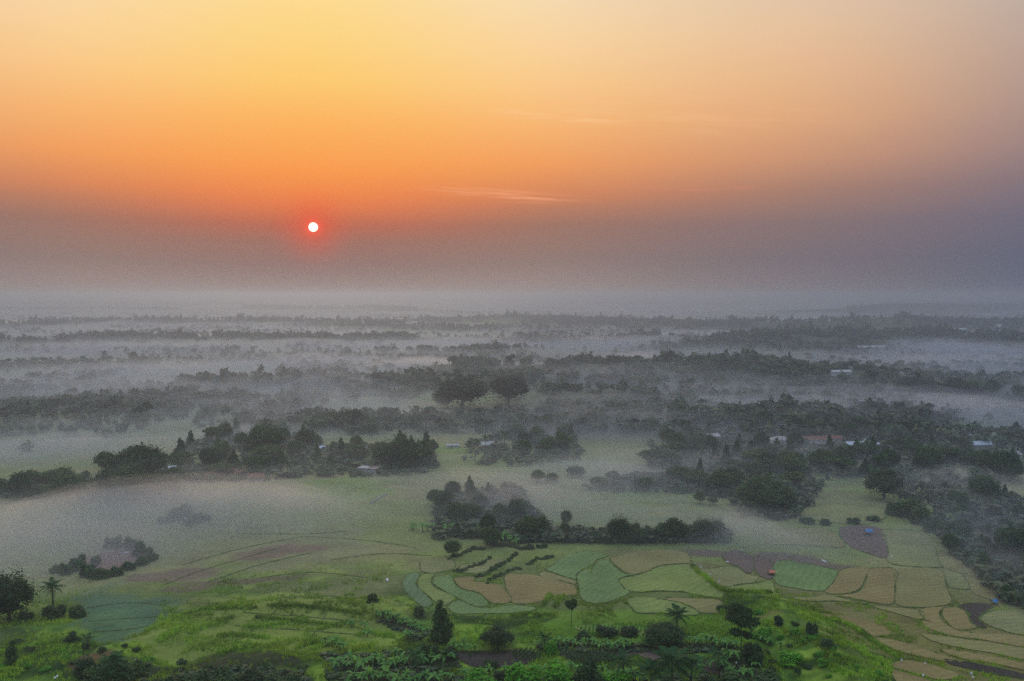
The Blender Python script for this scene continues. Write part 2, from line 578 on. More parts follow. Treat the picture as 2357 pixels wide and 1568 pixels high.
MAT['white_wall'] = simple_mat('white_wall', (0.66, 0.65, 0.62), (0.52, 0.50, 0.47), 0.8, 0.85)
MAT['wood'] = simple_mat('wood', (0.16, 0.10, 0.06), (0.10, 0.06, 0.04), 5, 0.8)
MAT['glass'] = simple_mat('glass', (0.03, 0.035, 0.04), (0.05, 0.055, 0.06), 2, 0.15, 0.5)
MAT['blue_tarp'] = simple_mat('blue_tarp', (0.02, 0.17, 0.48), (0.03, 0.24, 0.55), 1.5, 0.5, 0.4)
MAT['orange_roof'] = simple_mat('orange_roof', (0.62, 0.22, 0.12), (0.52, 0.17, 0.10), 1.5, 0.6)
MAT['white_cloth'] = simple_mat('white_cloth', (0.80, 0.80, 0.80), (0.70, 0.70, 0.72), 3, 0.8)
MAT['steel'] = simple_mat('steel', (0.16, 0.17, 0.19), (0.12, 0.12, 0.13), 2, 0.6, 0.4)
MAT['concrete'] = simple_mat('concrete', (0.36, 0.35, 0.33), (0.25, 0.24, 0.22), 1.2, 0.9)
MAT['path'] = simple_mat('path', (0.30, 0.26, 0.20), (0.20, 0.18, 0.13), 0.6, 0.9)

def field_mat(name, c1, c2, rows=None, big=0.05):
    """crop or soil: broad blotches, fine grain, optional planting rows (spacing, angle)"""
    m, t, out = new_mat(name)
    n1 = noise(t, big, 4, 0.6)
    n2 = noise(t, 0.9, 4, 0.7)
    f = math_node(t, 'ADD', math_node(t, 'MULTIPLY', n1, 0.55), math_node(t, 'MULTIPLY', n2, 0.45))
    c = mix_rgb(t, map_range(t, f, 0.33, 0.67), tuple(v * 0.68 for v in c1) + (1,), tuple(v * 1.3 for v in c2) + (1,))
    if rows:
        tc = t.nodes.new('ShaderNodeTexCoord')
        mp = t.nodes.new('ShaderNodeMapping'); mp.inputs['Rotation'].default_value = (0, 0, rows[1])
        t.links.new(tc.outputs['Object'], mp.inputs[0])
        wv = t.nodes.new('ShaderNodeTexWave'); wv.inputs['Scale'].default_value = 0.314 / rows[0]
        wv.inputs['Distortion'].default_value = 5.0; wv.inputs['Detail'].default_value = 1.0; wv.inputs['Detail Scale'].default_value = 0.4
        t.links.new(mp.outputs[0], wv.inputs[0])
        c = mix_rgb(t, math_node(t, 'MULTIPLY', wv.outputs['Fac'], 0.3), c, tuple(v * 0.6 for v in c1) + (1,))
    b = bsdf(t, out, c, 0.9, 0.1)
    bn = t.nodes.new('ShaderNodeBump'); bn.inputs['Strength'].default_value = 0.5; bn.inputs['Distance'].default_value = 0.4
    t.links.new(n2, bn.inputs['Height']); t.links.new(bn.outputs[0], b.inputs['Normal'])
    return m

FM = {
    'green':  field_mat('paddy_green', (0.145, 0.230, 0.080), (0.175, 0.250, 0.085), rows=(2.6, 0.5)),
    'teal':   field_mat('paddy_teal', (0.115, 0.185, 0.090), (0.140, 0.210, 0.095), rows=(2.4, 0.2)),
    'lime':   field_mat('paddy_lime', (0.180, 0.245, 0.070), (0.215, 0.265, 0.078), rows=(3.0, 1.0)),
    'olive':  field_mat('paddy_olive', (0.200, 0.215, 0.088), (0.240, 0.240, 0.100), rows=(3.0, 1.4)),
    'tan':    field_mat('paddy_ripe', (0.270, 0.205, 0.082), (0.240, 0.205, 0.082), rows=(2.8, 1.25)),
    'gold':   field_mat('paddy_golden', (0.255, 0.220, 0.086), (0.225, 0.215, 0.086), rows=(2.8, 1.5)),
    'brown':  field_mat('bare_soil', (0.180, 0.130, 0.105), (0.135, 0.102, 0.084), rows=(2.0, 1.2)),
    'dark':   field_mat('dark_soil', (0.045, 0.038, 0.034), (0.070, 0.056, 0.045), rows=(1.6, 0.1)),
    'red':    field_mat('red_soil', (0.240, 0.145, 0.115), (0.200, 0.132, 0.098)),
}
MAT['bank'] = field_mat('bank_grass', (0.060, 0.100, 0.032), (0.120, 0.150, 0.048), big=0.3)
MAT['lush_lit_bank'] = field_mat('lush_lit_bank', (0.110, 0.240, 0.020), (0.200, 0.340, 0.026), big=0.3)  # lush grass, brightened to paint in the light its crests catch

# ------------------------------------------------------------------ ground
COLOUR_ZONES = [
    (285, 1418, 98, 62, (0.085, 0.150, 0.085)),
    (2250, 1470, 330, 90, (0.190, 0.165, 0.060)), (1900, 1340, 480, 50, (0.170, 0.165, 0.065)), (1350, 1350, 380, 60, (0.150, 0.180, 0.060)), (2050, 1560, 110, 30, (0.12, 0.17, 0.03)),
    # what grows where: picture position, half extents, colour
    (640, 1430, 240, 70, (0.210, 0.255, 0.056)), (480, 1470, 130, 44, (0.185, 0.240, 0.050)), (720, 1480, 160, 36, (0.190, 0.255, 0.045)),
    (800, 1130, 110, 30, (0.163, 0.240, 0.052)), (560, 1250, 260, 60, (0.221, 0.221, 0.111)), (600, 1275, 110, 14, (0.195, 0.137, 0.098)), (430, 1320, 90, 14, (0.195, 0.143, 0.104)),
    (600, 1335, 130, 9, (0.150, 0.120, 0.075)), (430, 1352, 60, 9, (0.150, 0.125, 0.075)), (1340, 1068, 120, 24, (0.195, 0.247, 0.098)), (1370, 1182, 140, 34, (0.195, 0.227, 0.104)),
    (1610, 1182, 110, 38, (0.195, 0.227, 0.104)), (1030, 1034, 44, 16, (0.169, 0.247, 0.058)), (1930, 1160, 110, 36, (0.189, 0.195, 0.091)), (2160, 1120, 80, 30, (0.189, 0.195, 0.098)),
    (1300, 1220, 120, 12, (0.169, 0.104, 0.085)), (1800, 1290, 200, 16, (0.143, 0.104, 0.091)), (300, 1000, 300, 40, (0.169, 0.208, 0.098)), (900, 1000, 120, 20, (0.169, 0.195, 0.091)),
    (1400, 1455, 160, 14, (0.117, 0.221, 0.023)), (1400, 1420, 260, 16, (0.137, 0.234, 0.029)), (830, 1350, 90, 26, (0.163, 0.182, 0.065)), (2250, 1000, 120, 24, (0.169, 0.215, 0.098)),
    (470, 1560, 180, 30, (0.039, 0.044, 0.023)), (230, 1540, 40, 14, (0.156, 0.091, 0.046)),
]
def build_ground():
    a_in = np.linspace(-46, 46, 365)
    a_out = np.concatenate([np.linspace(46, 314, 67)[1:-1]])
    ang = np.radians(np.concatenate([a_in, a_out]))
    r1 = np.geomspace(60, 215, 26)[:-1]
    r2 = np.geomspace(215, 430, 190)[:-1]
    r3 = np.geomspace(430, 5000, 330)[:-1]
    r4 = np.geomspace(5000, 42000, 40)
    rr = np.concatenate([[0.05, 4, 15, 32], r1, r2, r3, r4])
    A, Rr = np.meshgrid(ang, rr)
    x = Rr * np.sin(A); y = Rr * np.cos(A)
    z = terrain(x.ravel(), y.ravel()).reshape(x.shape)
    V = np.stack([x, y, z], -1).reshape(-1, 3)
    nr, na = x.shape
    i, j = np.meshgrid(np.arange(nr - 1), np.arange(na), indexing='ij')
    j2 = (j + 1) % na
    Q = np.stack([i * na + j, i * na + j2, (i + 1) * na + j2, (i + 1) * na + j], -1).reshape(-1, 4)
    xs, ys = V[:, 0], V[:, 1]
    D = np.hypot(xs, ys)
    # colours of the plants that cover the ground: lush grass near, drier pasture on the valley floor, woodland floor on the rises; dark patches paint hollow shade into the near grass
    lush = np.array([0.080, 0.155, 0.022]); lime = np.array([0.190, 0.290, 0.036]); dark = np.array([0.014, 0.040, 0.010])
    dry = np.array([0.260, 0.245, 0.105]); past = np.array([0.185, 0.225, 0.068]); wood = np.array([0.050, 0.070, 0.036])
    n1 = fbm(xs / 26, ys / 13, 4, 41); n2 = fbm(xs / 7, ys / 7, 3, 51); n3 = fbm(xs / 90, ys / 40, 4, 61)
    g = lush + (lime - lush) * sstep(0.45, 0.68, n2)[:, None]
    g = g + (dark - g) * (sstep(0.48, 0.36, n1) * 0.0 + sstep(0.56, 0.42, 1 - n1 * 1.0) * 0.8)[:, None]
    p = past + (dry - past) * sstep(0.36, 0.62, n3)[:, None]
    k = sstep(285, 345, D + (n1 - 0.5) * 60)[:, None]
    c = g + (p - g) * k
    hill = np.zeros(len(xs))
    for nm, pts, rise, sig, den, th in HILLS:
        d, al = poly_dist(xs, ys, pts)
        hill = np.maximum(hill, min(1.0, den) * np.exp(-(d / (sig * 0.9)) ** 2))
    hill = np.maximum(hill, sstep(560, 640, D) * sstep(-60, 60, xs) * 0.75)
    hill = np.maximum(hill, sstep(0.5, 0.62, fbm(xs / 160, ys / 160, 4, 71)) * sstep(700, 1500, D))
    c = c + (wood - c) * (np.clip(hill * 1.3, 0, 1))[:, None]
    warp = (fbm(xs / 18, ys / 10, 4, 77) - 0.5) * 1.5
    for px, py, sx, sy, cc in COLOUR_ZONES:
        zx, zy = flat(px, py); r = math.hypot(zx, zy); th = math.atan2(zx, zy)
        u = ((xs - zx) * math.cos(th) - (ys - zy) * math.sin(th)) / (sx * r / F)
        v = ((xs - zx) * math.sin(th) + (ys - zy) * math.cos(th)) / (sy * r * r / (F * CAM_H))
        k = sstep(1.25, 0.75, np.sqrt(u * u + v * v) + warp)[:, None] * 0.85
        c = c + (np.array(cc) - c) * k
    me = mesh_np('ground', V, Q, None, c, smooth=True)
    m, t, out = new_mat('ground_cover')
    at_ = t.nodes.new('ShaderNodeAttribute'); at_.attribute_name = 'tint'
    nf = noise(t, 0.55, 6, 0.7, coord='Object')
    nb = noise(t, 0.06, 5, 0.65, coord='Object', stretch=(1, 1.6, 1))
    f = math_node(t, 'ADD', math_node(t, 'MULTIPLY', nf, 0.6), math_node(t, 'MULTIPLY', nb, 0.6))
    v = map_range(t, f, 0.35, 0.85, 0.6, 1.45)
    mul = t.nodes.new('ShaderNodeVectorMath'); mul.operation = 'SCALE'
    t.links.new(at_.outputs['Color'], mul.inputs[0]); t.links.new(v, mul.inputs['Scale'])
    b = bsdf(t, out, mul.outputs[0], 0.95, 0.05)
    bn = t.nodes.new('ShaderNodeBump'); bn.inputs['Strength'].default_value = 0.7; bn.inputs['Distance'].default_value = 0.8
    t.links.new(nf, bn.inputs['Height']); t.links.new(bn.outputs[0], b.inputs['Normal'])
    me.materials.append(m)
    return link('ground', me, kind='structure')

build_ground()

# ------------------------------------------------------------------ air: even haze over everything, ground mist in the hollows
def volume_mat(name, density, color, aniso, absorb=(0, 0, 0)):
    m, t, out = new_mat(name)
    v = t.nodes.new('ShaderNodeVolumePrincipled')
    v.inputs['Color'].default_value = (*color, 1)
    v.inputs['Density'].default_value = density
    v.inputs['Density Attribute'].default_value = ''
    v.inputs['Anisotropy'].default_value = aniso
    v.inputs['Absorption Color'].default_value = (*absorb, 1)
    t.links.new(v.outputs[0], out.inputs['Volume'])
    m.cycles.homogeneous_volume = True
    return m

HAZE_TOP = CAM_H + 18
hz = MB().box((0, 0, (HAZE_TOP - 20) / 2), (90000, 90000, HAZE_TOP + 20)).obj('haze', volume_mat('haze_air', 0.00034, (0.47, 0.585, 0.76), 0.62))
hz['kind'] = 'stuff'

MIST_SPOTS = [
    (1110, 955, 120, 22, -9), (1320, 1215, 260, 26, 6),
    (760, 900, 260, 16, 6), (1120, 885, 280, 12, 9), (1600, 900, 350, 14, 6), (150, 1020, 220, 30, 5), (1820, 1075, 300, 40, 5), (1900, 950, 300, 24, 5), (2100, 800, 300, 14, 6), (300, 800, 400, 14, 5), (2280, 1250, 110, 80, 4),
    (1110, 1185, 150, 44, 9), (1560, 1235, 160, 26, 4), (230, 1295, 130, 34, 5), (430, 1195, 90, 20, 5),  # picture position, spread in picture units, metres of extra mist
    (110, 1240, 340, 46, 11), (480, 1180, 260, 34, 8), (720, 1215, 220, 28, 5), (350, 1260, 160, 30, 4),
    (1180, 1150, 200, 36, 6), (1430, 1120, 160, 30, 5), (1660, 1245, 100, 20, 8), (1780, 1262, 120, 22, 7), (1900, 1275, 90, 18, 4),
    (1300, 985, 200, 30, 6), (800, 960, 220, 24, 5), (380, 930, 240, 36, 6), (150, 880, 260, 22, 5), (600, 1000, 160, 22, 5),
    (720, 903, 90, 9, 9), (980, 860, 120, 9, 8), (700, 845, 320, 20, 6), (400, 870, 240, 16, 5),
    (2250, 835, 190, 24, 10), (2050, 930, 240, 26, 6), (1700, 940, 200, 24, 5), (1800, 995, 200, 20, 5), (2280, 960, 120, 22, 5),
    (1400, 845, 160, 8, 6), (1480, 835, 70, 6, 8), (2200, 1230, 90, 40, 4), (2310, 1330, 60, 60, 5), (2280, 1150, 120, 40, 4),
    (1000, 800, 260, 14, 6), (1480, 800, 160, 10, 6), (1750, 780, 200, 10, 6), (300, 815, 300, 12, 4),
]
MS = []
for px, py, sx, sy, a in MIST_SPOTS:
    x, y = flat(px, py); r = math.hypot(x, y)
    MS.append((x, y, sx * r / F, sy * r * r / (F * CAM_H), a, math.atan2(x, y)))

BANKS = [  # dense low banks: picture position, spread, metres
    (60, 1250, 330, 50, 14), (-60, 1330, 180, 40, 8), (420, 1185, 330, 30, 13), (640, 1195, 170, 28, 11), (250, 1290, 160, 34, 8), (1180, 1170, 170, 40, 8), (1430, 1112, 130, 26, 8), (1080, 1115, 200, 20, 8),
    (1690, 1232, 90, 26, 11), (1790, 1262, 140, 20, 9), (1640, 1265, 160, 12, 5), (1300, 1080, 130, 16, 6), (1260, 990, 190, 26, 9), (850, 970, 240, 18, 8), (380, 930, 260, 30, 9),
    (130, 880, 260, 16, 7), (600, 1005, 200, 18, 8), (100, 1040, 200, 24, 10), (2250, 835, 200, 20, 11), (2060, 935, 260, 22, 9), (1700, 945, 220, 20, 8), (1800, 1000, 230, 16, 7), (2290, 960, 140, 20, 8),
    (2230, 1200, 110, 60, 7), (2330, 1330, 90, 80, 8), (2250, 1120, 140, 30, 6), (1950, 1080, 300, 30, 3), (1600, 1085, 180, 24, 4), (720, 903, 90, 7, 16), (985, 853, 120, 7, 17), (700, 845, 340, 16, 9), (1470, 834, 110, 5, 16),
    (1700, 830, 60, 4, 7), (1000, 800, 280, 10, 9), (1480, 800, 170, 8, 8), (1750, 780, 220, 8, 8), (300, 812, 330, 9, 7), (560, 775, 400, 6, 7), (1150, 755, 200, 5, 7), (300, 740, 500, 5, 8), (1350, 735, 400, 5, 7),
    (1850, 1290, 160, 10, 4), (900, 1110, 160, 12, 3), (1380, 1150, 200, 30, 5), (330, 1110, 300, 12, 4),
]
BK = []
for px, py, sx, sy, a in BANKS:
    x, y = flat(px, py); r = math.hypot(x, y)
    BK.append((x, y, sx * r / F, sy * r * r / (F * CAM_H), a, math.atan2(x, y)))

def bank_level(x, y):
    s1 = fbm(x / 120.0 + y / 500.0, y / 48.0, 4, 181)
    L = np.full(np.shape(x), -2.6)
    for cx, cy_, sx, sy, a, th in BK:
        u = (x - cx) * math.cos(th) - (y - cy_) * math.sin(th)
        v = (x - cx) * math.sin(th) + (y - cy_) * math.cos(th)
        L = L + a * np.exp(-(u / sx) ** 2 - (v / sy) ** 2)
    return low_terrain(x, y) + L + (s1 - 0.5) * 6.0

def mist_level(x, y):
    D = np.hypot(x, y)
    s1 = fbm(x / 210.0 + y / 900.0, y / 95.0, 4, 81)
    s2 = fbm(x / 800.0, y / 420.0, 3, 91)
    L = 0.0 + 15.0 * (s1 - 0.36) + 14.0 * (s2 - 0.42)
    for cx, cy_, sx, sy, a, th in MS:
        u = (x - cx) * math.cos(th) - (y - cy_) * math.sin(th)
        v = (x - cx) * math.sin(th) + (y - cy_) * math.cos(th)
        L = L + a * np.exp(-(u / sx) ** 2 - (v / sy) ** 2) * (0.55 + 0.9 * s1)
    L = L - 16 * (1 - sstep(285, 355, D))
    return low_terrain(x, y) + L

def build_mist():
    ang = np.radians(np.linspace(-50, 50, 180))
    rr = np.concatenate([np.geomspace(240, 1500, 140)[:-1], np.geomspace(1500, 14000, 80)])
    A, Rr = np.meshgrid(ang, rr)
    x = Rr * np.sin(A); y = Rr * np.cos(A)
    L = mist_level(x.ravel(), y.ravel()).reshape(x.shape)
    edge = 30 * (1 - sstep(0, 6, 50 - np.abs(np.degrees(A)))) + 40 * sstep(11500, 14000, Rr)
    nr, na = x.shape
    i, j = np.meshgrid(np.arange(nr - 1), np.arange(na - 1), indexing='ij')
    top = np.stack([i * na + j, i * na + j + 1, (i + 1) * na + j + 1, (i + 1) * na + j], -1).reshape(-1, 4)
    n = nr * na
    ring = [k for k in range(na)] + [r * na + na - 1 for r in range(1, nr)] + [(nr - 1) * na + k for k in range(na - 2, -1, -1)] + [r * na for r in range(nr - 2, 0, -1)]
    ring = np.array(ring); rn = np.roll(ring, -1)
    side = np.stack([ring, ring + n, rn + n, rn], -1)
    BL = bank_level(x.ravel(), y.ravel()).reshape(x.shape)
    shrink = 1 - 0.5 * sstep(800, 2400, Rr)
    for q, (off, den) in enumerate(((-4.0, 0.0058), (-0.5, 0.0048), (3.5, 0.0036), (8.0, 0.0022), (15.0, 0.0010), (-0.5, 0.013), (2.4, 0.008))):
        f1 = fbm(x.ravel() / 34.0, y.ravel() / 17.0, 4, 101 + 7 * q).reshape(x.shape) - 0.5
        f2 = fbm(x.ravel() / 150.0 + y.ravel() / 300.0, y.ravel() / 60.0, 3, 301 + 7 * q).reshape(x.shape) - 0.5
        if q < 5:
            z = L + (off if off < 0 else off * shrink) + f1 * (7.0 + 2.2 * q) + f2 * (8.0 + 3.5 * q)
        else:
            z = BL + off + f1 * 5.0
        z = np.maximum(z - edge, -38 + q * 0.3)
        Vt = np.stack([x, y, z], -1).reshape(-1, 3)
        Vb = Vt[ring].copy(); Vb[:, 2] = -45 - q
        me = bpy.data.meshes.new('mist')
        k = len(ring); rr_ = list(range(k))
        sides = [(int(ring[i]), n + i, n + (i + 1) % k, int(ring[(i + 1) % k])) for i in range(k)]
        me.from_pydata(np.vstack([Vt, Vb]).tolist(), [], top.tolist() + sides + [tuple(n + i for i in range(k))[::-1]])
        me.materials.append(volume_mat('mist_air', den, (0.56, 0.67, 0.82) if q < 5 else (0.90, 0.92, 0.95), 0.60))
        link('mist', me, kind='stuff')

build_mist()
# ------------------------------------------------------------------ leaf clouds
def sphere_dirs(n, g):
    v = g.normal(size=(n, 3))
    return v / np.linalg.norm(v, axis=1)[:, None]

ICO = None
def blob(c, r, g, sub=1, amp=0.18):
    """lumpy low ellipsoid"""
    nl, ns = (5, 8) if sub else (3, 6)
    V = [(0, 0, 1)]; 
    for i in range(1, nl):
        th = math.pi * i / nl
        for j in range(ns):
            a = 2 * math.pi * (j + 0.5 * (i % 2)) / ns
            V.append((math.sin(th) * math.cos(a), math.sin(th) * math.sin(a), math.cos(th)))
    V.append((0, 0, -1))
    V = np.array(V) * (1 + amp * (g.random((len(V), 1)) * 2 - 1))
    T = []
    for j in range(ns):
        T.append((0, 1 + j, 1 + (j + 1) % ns))
        for i in range(nl - 2):
            a = 1 + i * ns + j; b = 1 + i * ns + (j + 1) % ns
            T += [(a, a + ns, b + ns), (a, b + ns, b)]
        m = 1 + (nl - 2) * ns
        T.append((m + j, len(V) - 1, m + (j + 1) % ns))
    return V * np.array(r) + np.array(c), np.array(T)

def leaf_cloud(lobes, n, leaf, seed, core=0.74, aspect=1.0, droop=0.0, sub=1):
    g = np.random.default_rng(seed)
    C = np.array([l[0] for l in lobes], float); Rr = np.array([l[1] for l in lobes], float)
    w = (Rr[:, 0] * Rr[:, 1] + Rr[:, 0] * Rr[:, 2]); w = w / w.sum()
    P = []; Nn = []
    while sum(len(p) for p in P) < n:
        k = g.choice(len(lobes), size=n, p=w)
        d = sphere_dirs(n, g)
        f = 0.70 + 0.55 * g.random(n) ** 1.3
        bump = 1 + 0.24 * np.sin(d[:, 0] * 7 + k) * np.sin(d[:, 1] * 6 + 2 * k) + 0.16 * np.sin(d[:, 2] * 9 + 3 * k) * np.cos(d[:, 0] * 8)
        p = C[k] + d * Rr[k] * (f * bump)[:, None]
        keep = np.ones(n, bool)
        for q in range(len(lobes)):
            e = np.linalg.norm((p - C[q]) / Rr[q], axis=1)
            keep &= ~((e < 0.72) & (k != q))
        keep &= g.random(n) < np.where(d[:, 2] < -0.35, 0.35, 1.0)
        P.append(p[keep]); Nn.append(d[keep])
    P = np.vstack(P)[:n]; d = np.vstack(Nn)[:n]
    nm = d * 0.75 + sphere_dirs(n, g) * 0.75 + np.array([0, 0, 0.35 - droop])
    nm /= np.linalg.norm(nm, axis=1)[:, None]
    a = np.cross(nm, sphere_dirs(n, g)); a /= np.linalg.norm(a, axis=1)[:, None]
    b = np.cross(nm, a)
    s = (leaf * (0.55 + 0.9 * g.random(n)))[:, None]
    v0 = P - a * s * aspect; v1 = P + b * s * 0.55; v2 = P + a * s * aspect; v3 = P - b * s * 0.55
    v2 = v2 - nm * s * 0.25
    V = np.stack([v0, v1, v2, v3], 1).reshape(-1, 3)
    i = np.arange(n)[:, None] * 4
    T = np.vstack([i + np.array([[0, 1, 2]]), i + np.array([[0, 2, 3]])])
    t = 0.75 + 0.55 * g.random(n)
    warm = g.random(n)
    col = np.stack([t * (0.85 + 0.45 * warm), t, t * (1.05 - 0.3 * warm)], 1)
    col = np.repeat(col, 4, axis=0)
    if core > 0:
        for q in range(len(lobes)):
            bv, bt = blob(C[q], Rr[q] * core, g, sub)
            T = np.vstack([T, bt + len(V)]); V = np.vstack([V, bv])
            col = np.vstack([col, np.full((len(bv), 3), 0.8)])
    return V, T, col

def lobes_round(seed, n=6, z0=0.28, z1=1.0, spread=0.27, r=0.26):
    g = np.random.default_rng(seed)
    L = [((0, 0, (z0 + z1) / 2 + 0.03), (0.33, 0.33, (z1 - z0) * 0.44))]
    for i in range(n):
        a = 2 * math.pi * (i + g.random() * 0.6) / n
        rr = spread * (0.7 + 0.5 * g.random())
        z = z0 + (z1 - z0) * (0.25 + 0.5 * g.random())
        s = r * (0.75 + 0.5 * g.random())
        L.append(((rr * math.cos(a), rr * math.sin(a), z), (s, s, s * 0.85 * (z1 - z0) / 0.72)))
    a = g.random() * 6.28
    L.append(((0.1 * math.cos(a), 0.1 * math.sin(a), z1 - 0.16), (0.2, 0.2, 0.18)))
    return L

def limb_mb(lobes, h0, r0, bend=0.04, seed=0):
    g = random.Random(seed)
    mb = MB()
    top = max(l[0][2] for l in lobes)
    bx, by = g.uniform(-bend, bend), g.uniform(-bend, bend)
    mb.tube([(0, 0, -0.06), (bx * 0.3, by * 0.3, h0 * 0.5), (bx, by, h0), (bx * 1.3, by * 1.2, top * 0.9)], [r0 * 1.5, r0, r0 * 0.8, r0 * 0.3], 7)
    for l in lobes[1:6]:
        c = l[0]
        mb.tube([(bx * 0.8, by * 0.8, h0 * 0.8), (c[0] * 0.5 + bx * 0.5, c[1] * 0.5, (h0 + c[2]) / 2), tuple(c)], [r0 * 0.6, r0 * 0.4, r0 * 0.15], 5)
    return mb

PROTO = {}
def proto(kind, variant):
    key = (kind, variant)
    if key in PROTO:
        return PROTO[key]
    s = hash(kind) % 1 + sum(map(ord, kind)) + variant * 31
    g = random.Random(s)
    n, leaf, asp, core = 2600, 0.042, 1.0, 0.64
    if kind == 'round':
        L = lobes_round(s, 5 + variant % 3, 0.24, 1.0); h0, r0 = 0.38, 0.022
    elif kind == 'dome':
        L = [((0, 0, 0.50), (0.42, 0.42, 0.46))]
        for i in range(14):
            a = i * 2.4 + g.random(); rr = 0.16 + 0.24 * g.random(); z = 0.30 + (0.55 - rr) * 1.15 * g.uniform(0.7, 1.25)
            q = g.uniform(0.13, 0.2); L.append(((rr * math.cos(a), rr * math.sin(a), min(z, 0.86)), (q, q, q * 0.9)))
        h0, r0, n, leaf = 0.3, 0.03, 5200, 0.024
    elif kind == 'column':
        L = []
        for i in range(10):
            z = 0.14 + i * 0.088; q = 0.40 * (1 - 0.75 * (i / 9) ** 1.6) * g.uniform(0.8, 1.1)
            L.append(((g.uniform(-0.14, 0.14), g.uniform(-0.14, 0.14), z), (q, q, 0.10)))
        h0, r0, n, leaf = 0.3, 0.03, 2600, 0.05
    elif kind == 'lollipop':
        L = [((0, 0, 0.78), (0.34, 0.34, 0.14))]
        for i in range(6):
            a = i * 1.1; L.append(((0.3 * math.cos(a), 0.3 * math.sin(a), g.uniform(0.66, 0.92)), (0.2, 0.2, 0.07)))
        h0, r0, n, leaf, core = 0.7, 0.02, 900, 0.06, 0.5
    elif kind == 'tall':
        L = [((0, 0, 0.88), (0.30, 0.30, 0.09)), ((0.12, 0, 0.80), (0.36, 0.34, 0.06)), ((-0.15, 0.1, 0.74), (0.36, 0.34, 0.055)),
             ((0.1, -0.1, 0.95), (0.16, 0.16, 0.05)), ((0.25, 0.1, 0.58), (0.20, 0.20, 0.05)), ((-0.22, -0.1, 0.48), (0.16, 0.16, 0.04))]
        h0, r0, n, leaf, core = 0.8, 0.014, 2400, 0.038, 0.3
    elif kind == 'umbrella':
        L = []
        for i in range(8):
            a = i * 2.4; rr = 0.08 + 0.045 * i
            L.append(((rr * math.cos(a), rr * math.sin(a), 0.90 - rr * 0.35 + g.uniform(-0.1, 0.06)), (0.24, 0.24, 0.065)))
        L.append(((0.1, 0, 0.62), (0.26, 0.26, 0.06)))
        h0, r0, n, leaf, core = 0.6, 0.022, 1500, 0.045, 0.6
    elif kind == 'shrub':
        L = [((0, 0, 0.33), (0.34, 0.34, 0.34))]
        for i in range(11):
            a = i * 2.4 + g.random(); rr = g.uniform(0.15, 0.44); q = g.uniform(0.10, 0.22)
            L.append(((rr * math.cos(a), rr * math.sin(a), g.uniform(0.12, 0.95 - rr)), (q, q, q * g.uniform(0.9, 1.7))))
        h0, r0, n, leaf, core = 0.2, 0.025, 1900, 0.050, 0.5
    elif kind == 'pointed':
        L = []
        for i in range(9):
            z = 0.16 + i * 0.095; q = 0.46 * (1 - i / 9.5) + 0.04
            L.append(((g.uniform(-0.06, 0.06), g.uniform(-0.06, 0.06), z), (q, q, 0.10)))
        h0, r0, n, leaf = 0.2, 0.022, 2000, 0.05
    V, T, col = leaf_cloud(L, n, leaf, s, core, asp)
    trunk = limb_mb(L, h0, r0, seed=s).mesh('trunk', MAT['bark'], True)
    PROTO[key] = (V, T, col, trunk, {})
    return PROTO[key]

def crown_mesh(kind, variant, mat):
    V, T, col, trunk, cache = proto(kind, variant)
    if mat not in cache:
        cache[mat] = mesh_np('crown', V, T, MAT[mat], col)
    return trunk, cache[mat]

REG = []          # (root, screen x, screen y, belt, base description, category)
def reg(root, belt, desc, cat, p):
    x, y = project(*p)
    REG.append((root, x, y, belt, desc, cat))

def depth_of(p):
    return math.hypot(p[0], p[1])

NAMES = {'round': 'broadleaf_tree', 'dome': 'broadleaf_tree', 'column': 'broadleaf_tree', 'lollipop': 'broadleaf_tree', 'tall': 'broadleaf_tree',
         'umbrella': 'umbrella_tree', 'shrub': 'shrub', 'pointed': 'broadleaf_tree'}

def tree(px, py, w, h, kind, belt, desc, mat='leaf_dark', variant=None, metres=False, sink=0.0):
    p = at(px, py)
    d = math.sqrt(p[0] ** 2 + p[1] ** 2 + (CAM_H - p[2]) ** 2)
    if not metres:
        w, h = w * d / F, h * d / F
    v = variant if variant is not None else random.randrange(4 if kind in ('round', 'shrub') else 2)
    tr, cr = crown_mesh(kind, v, mat)
    root = empty(NAMES[kind], (p[0], p[1], p[2] - sink), random.uniform(0, 6.28), (w, w, h))
    link('trunk', tr, root); link('crown', cr, root)
    reg(root, belt, desc, 'shrub' if kind == 'shrub' else 'tree', p)
    return root

def in_poly(x, y, poly):
    c = False; n = len(poly)
    for i in range(n):
        x1, y1 = poly[i]; x2, y2 = poly[(i + 1) % n]
        if (y1 > y) != (y2 > y) and x < (x2 - x1) * (y - y1) / (y2 - y1) + x1:
            c = not c
    return c

def scatter(poly, n, mind):
    """ground points inside a picture polygon, kept apart by mind metres"""
    xs = [q[0] for q in poly]; ys = [q[1] for q in poly]
    out = []; pts = []
    tries = 0
    while len(out) < n and tries < n * 60:
        tries += 1
        px = random.uniform(min(xs), max(xs))
        u0, u1 = 1 / (min(ys) - HORIZON), 1 / (max(ys) - HORIZON)
        py = HORIZON + 1 / random.uniform(min(u0, u1), max(u0, u1))
        if not in_poly(px, py, poly):
            continue
        x, y = flat(px, py)
        if any((x - a) ** 2 + (y - b) ** 2 < mind * mind for a, b in pts):
            continue
        pts.append((x, y)); out.append((px, py))
    return out

def fill(poly, n, mind, wr, hr, kinds, belt, descs, mats=('leaf_dark', 'leaf_mid')):
    for px, py in scatter(poly, n, mind):
        k = random.choice(kinds)
        w = random.uniform(*wr); h = random.uniform(*hr)
        if k == 'umbrella':
            w *= 1.3
        if k in ('pointed', 'column'):
            w *= 0.6; h *= 1.1
        tree(px, py, w, h, k, belt, descs[k], random.choice(mats), metres=True, sink=0.2)

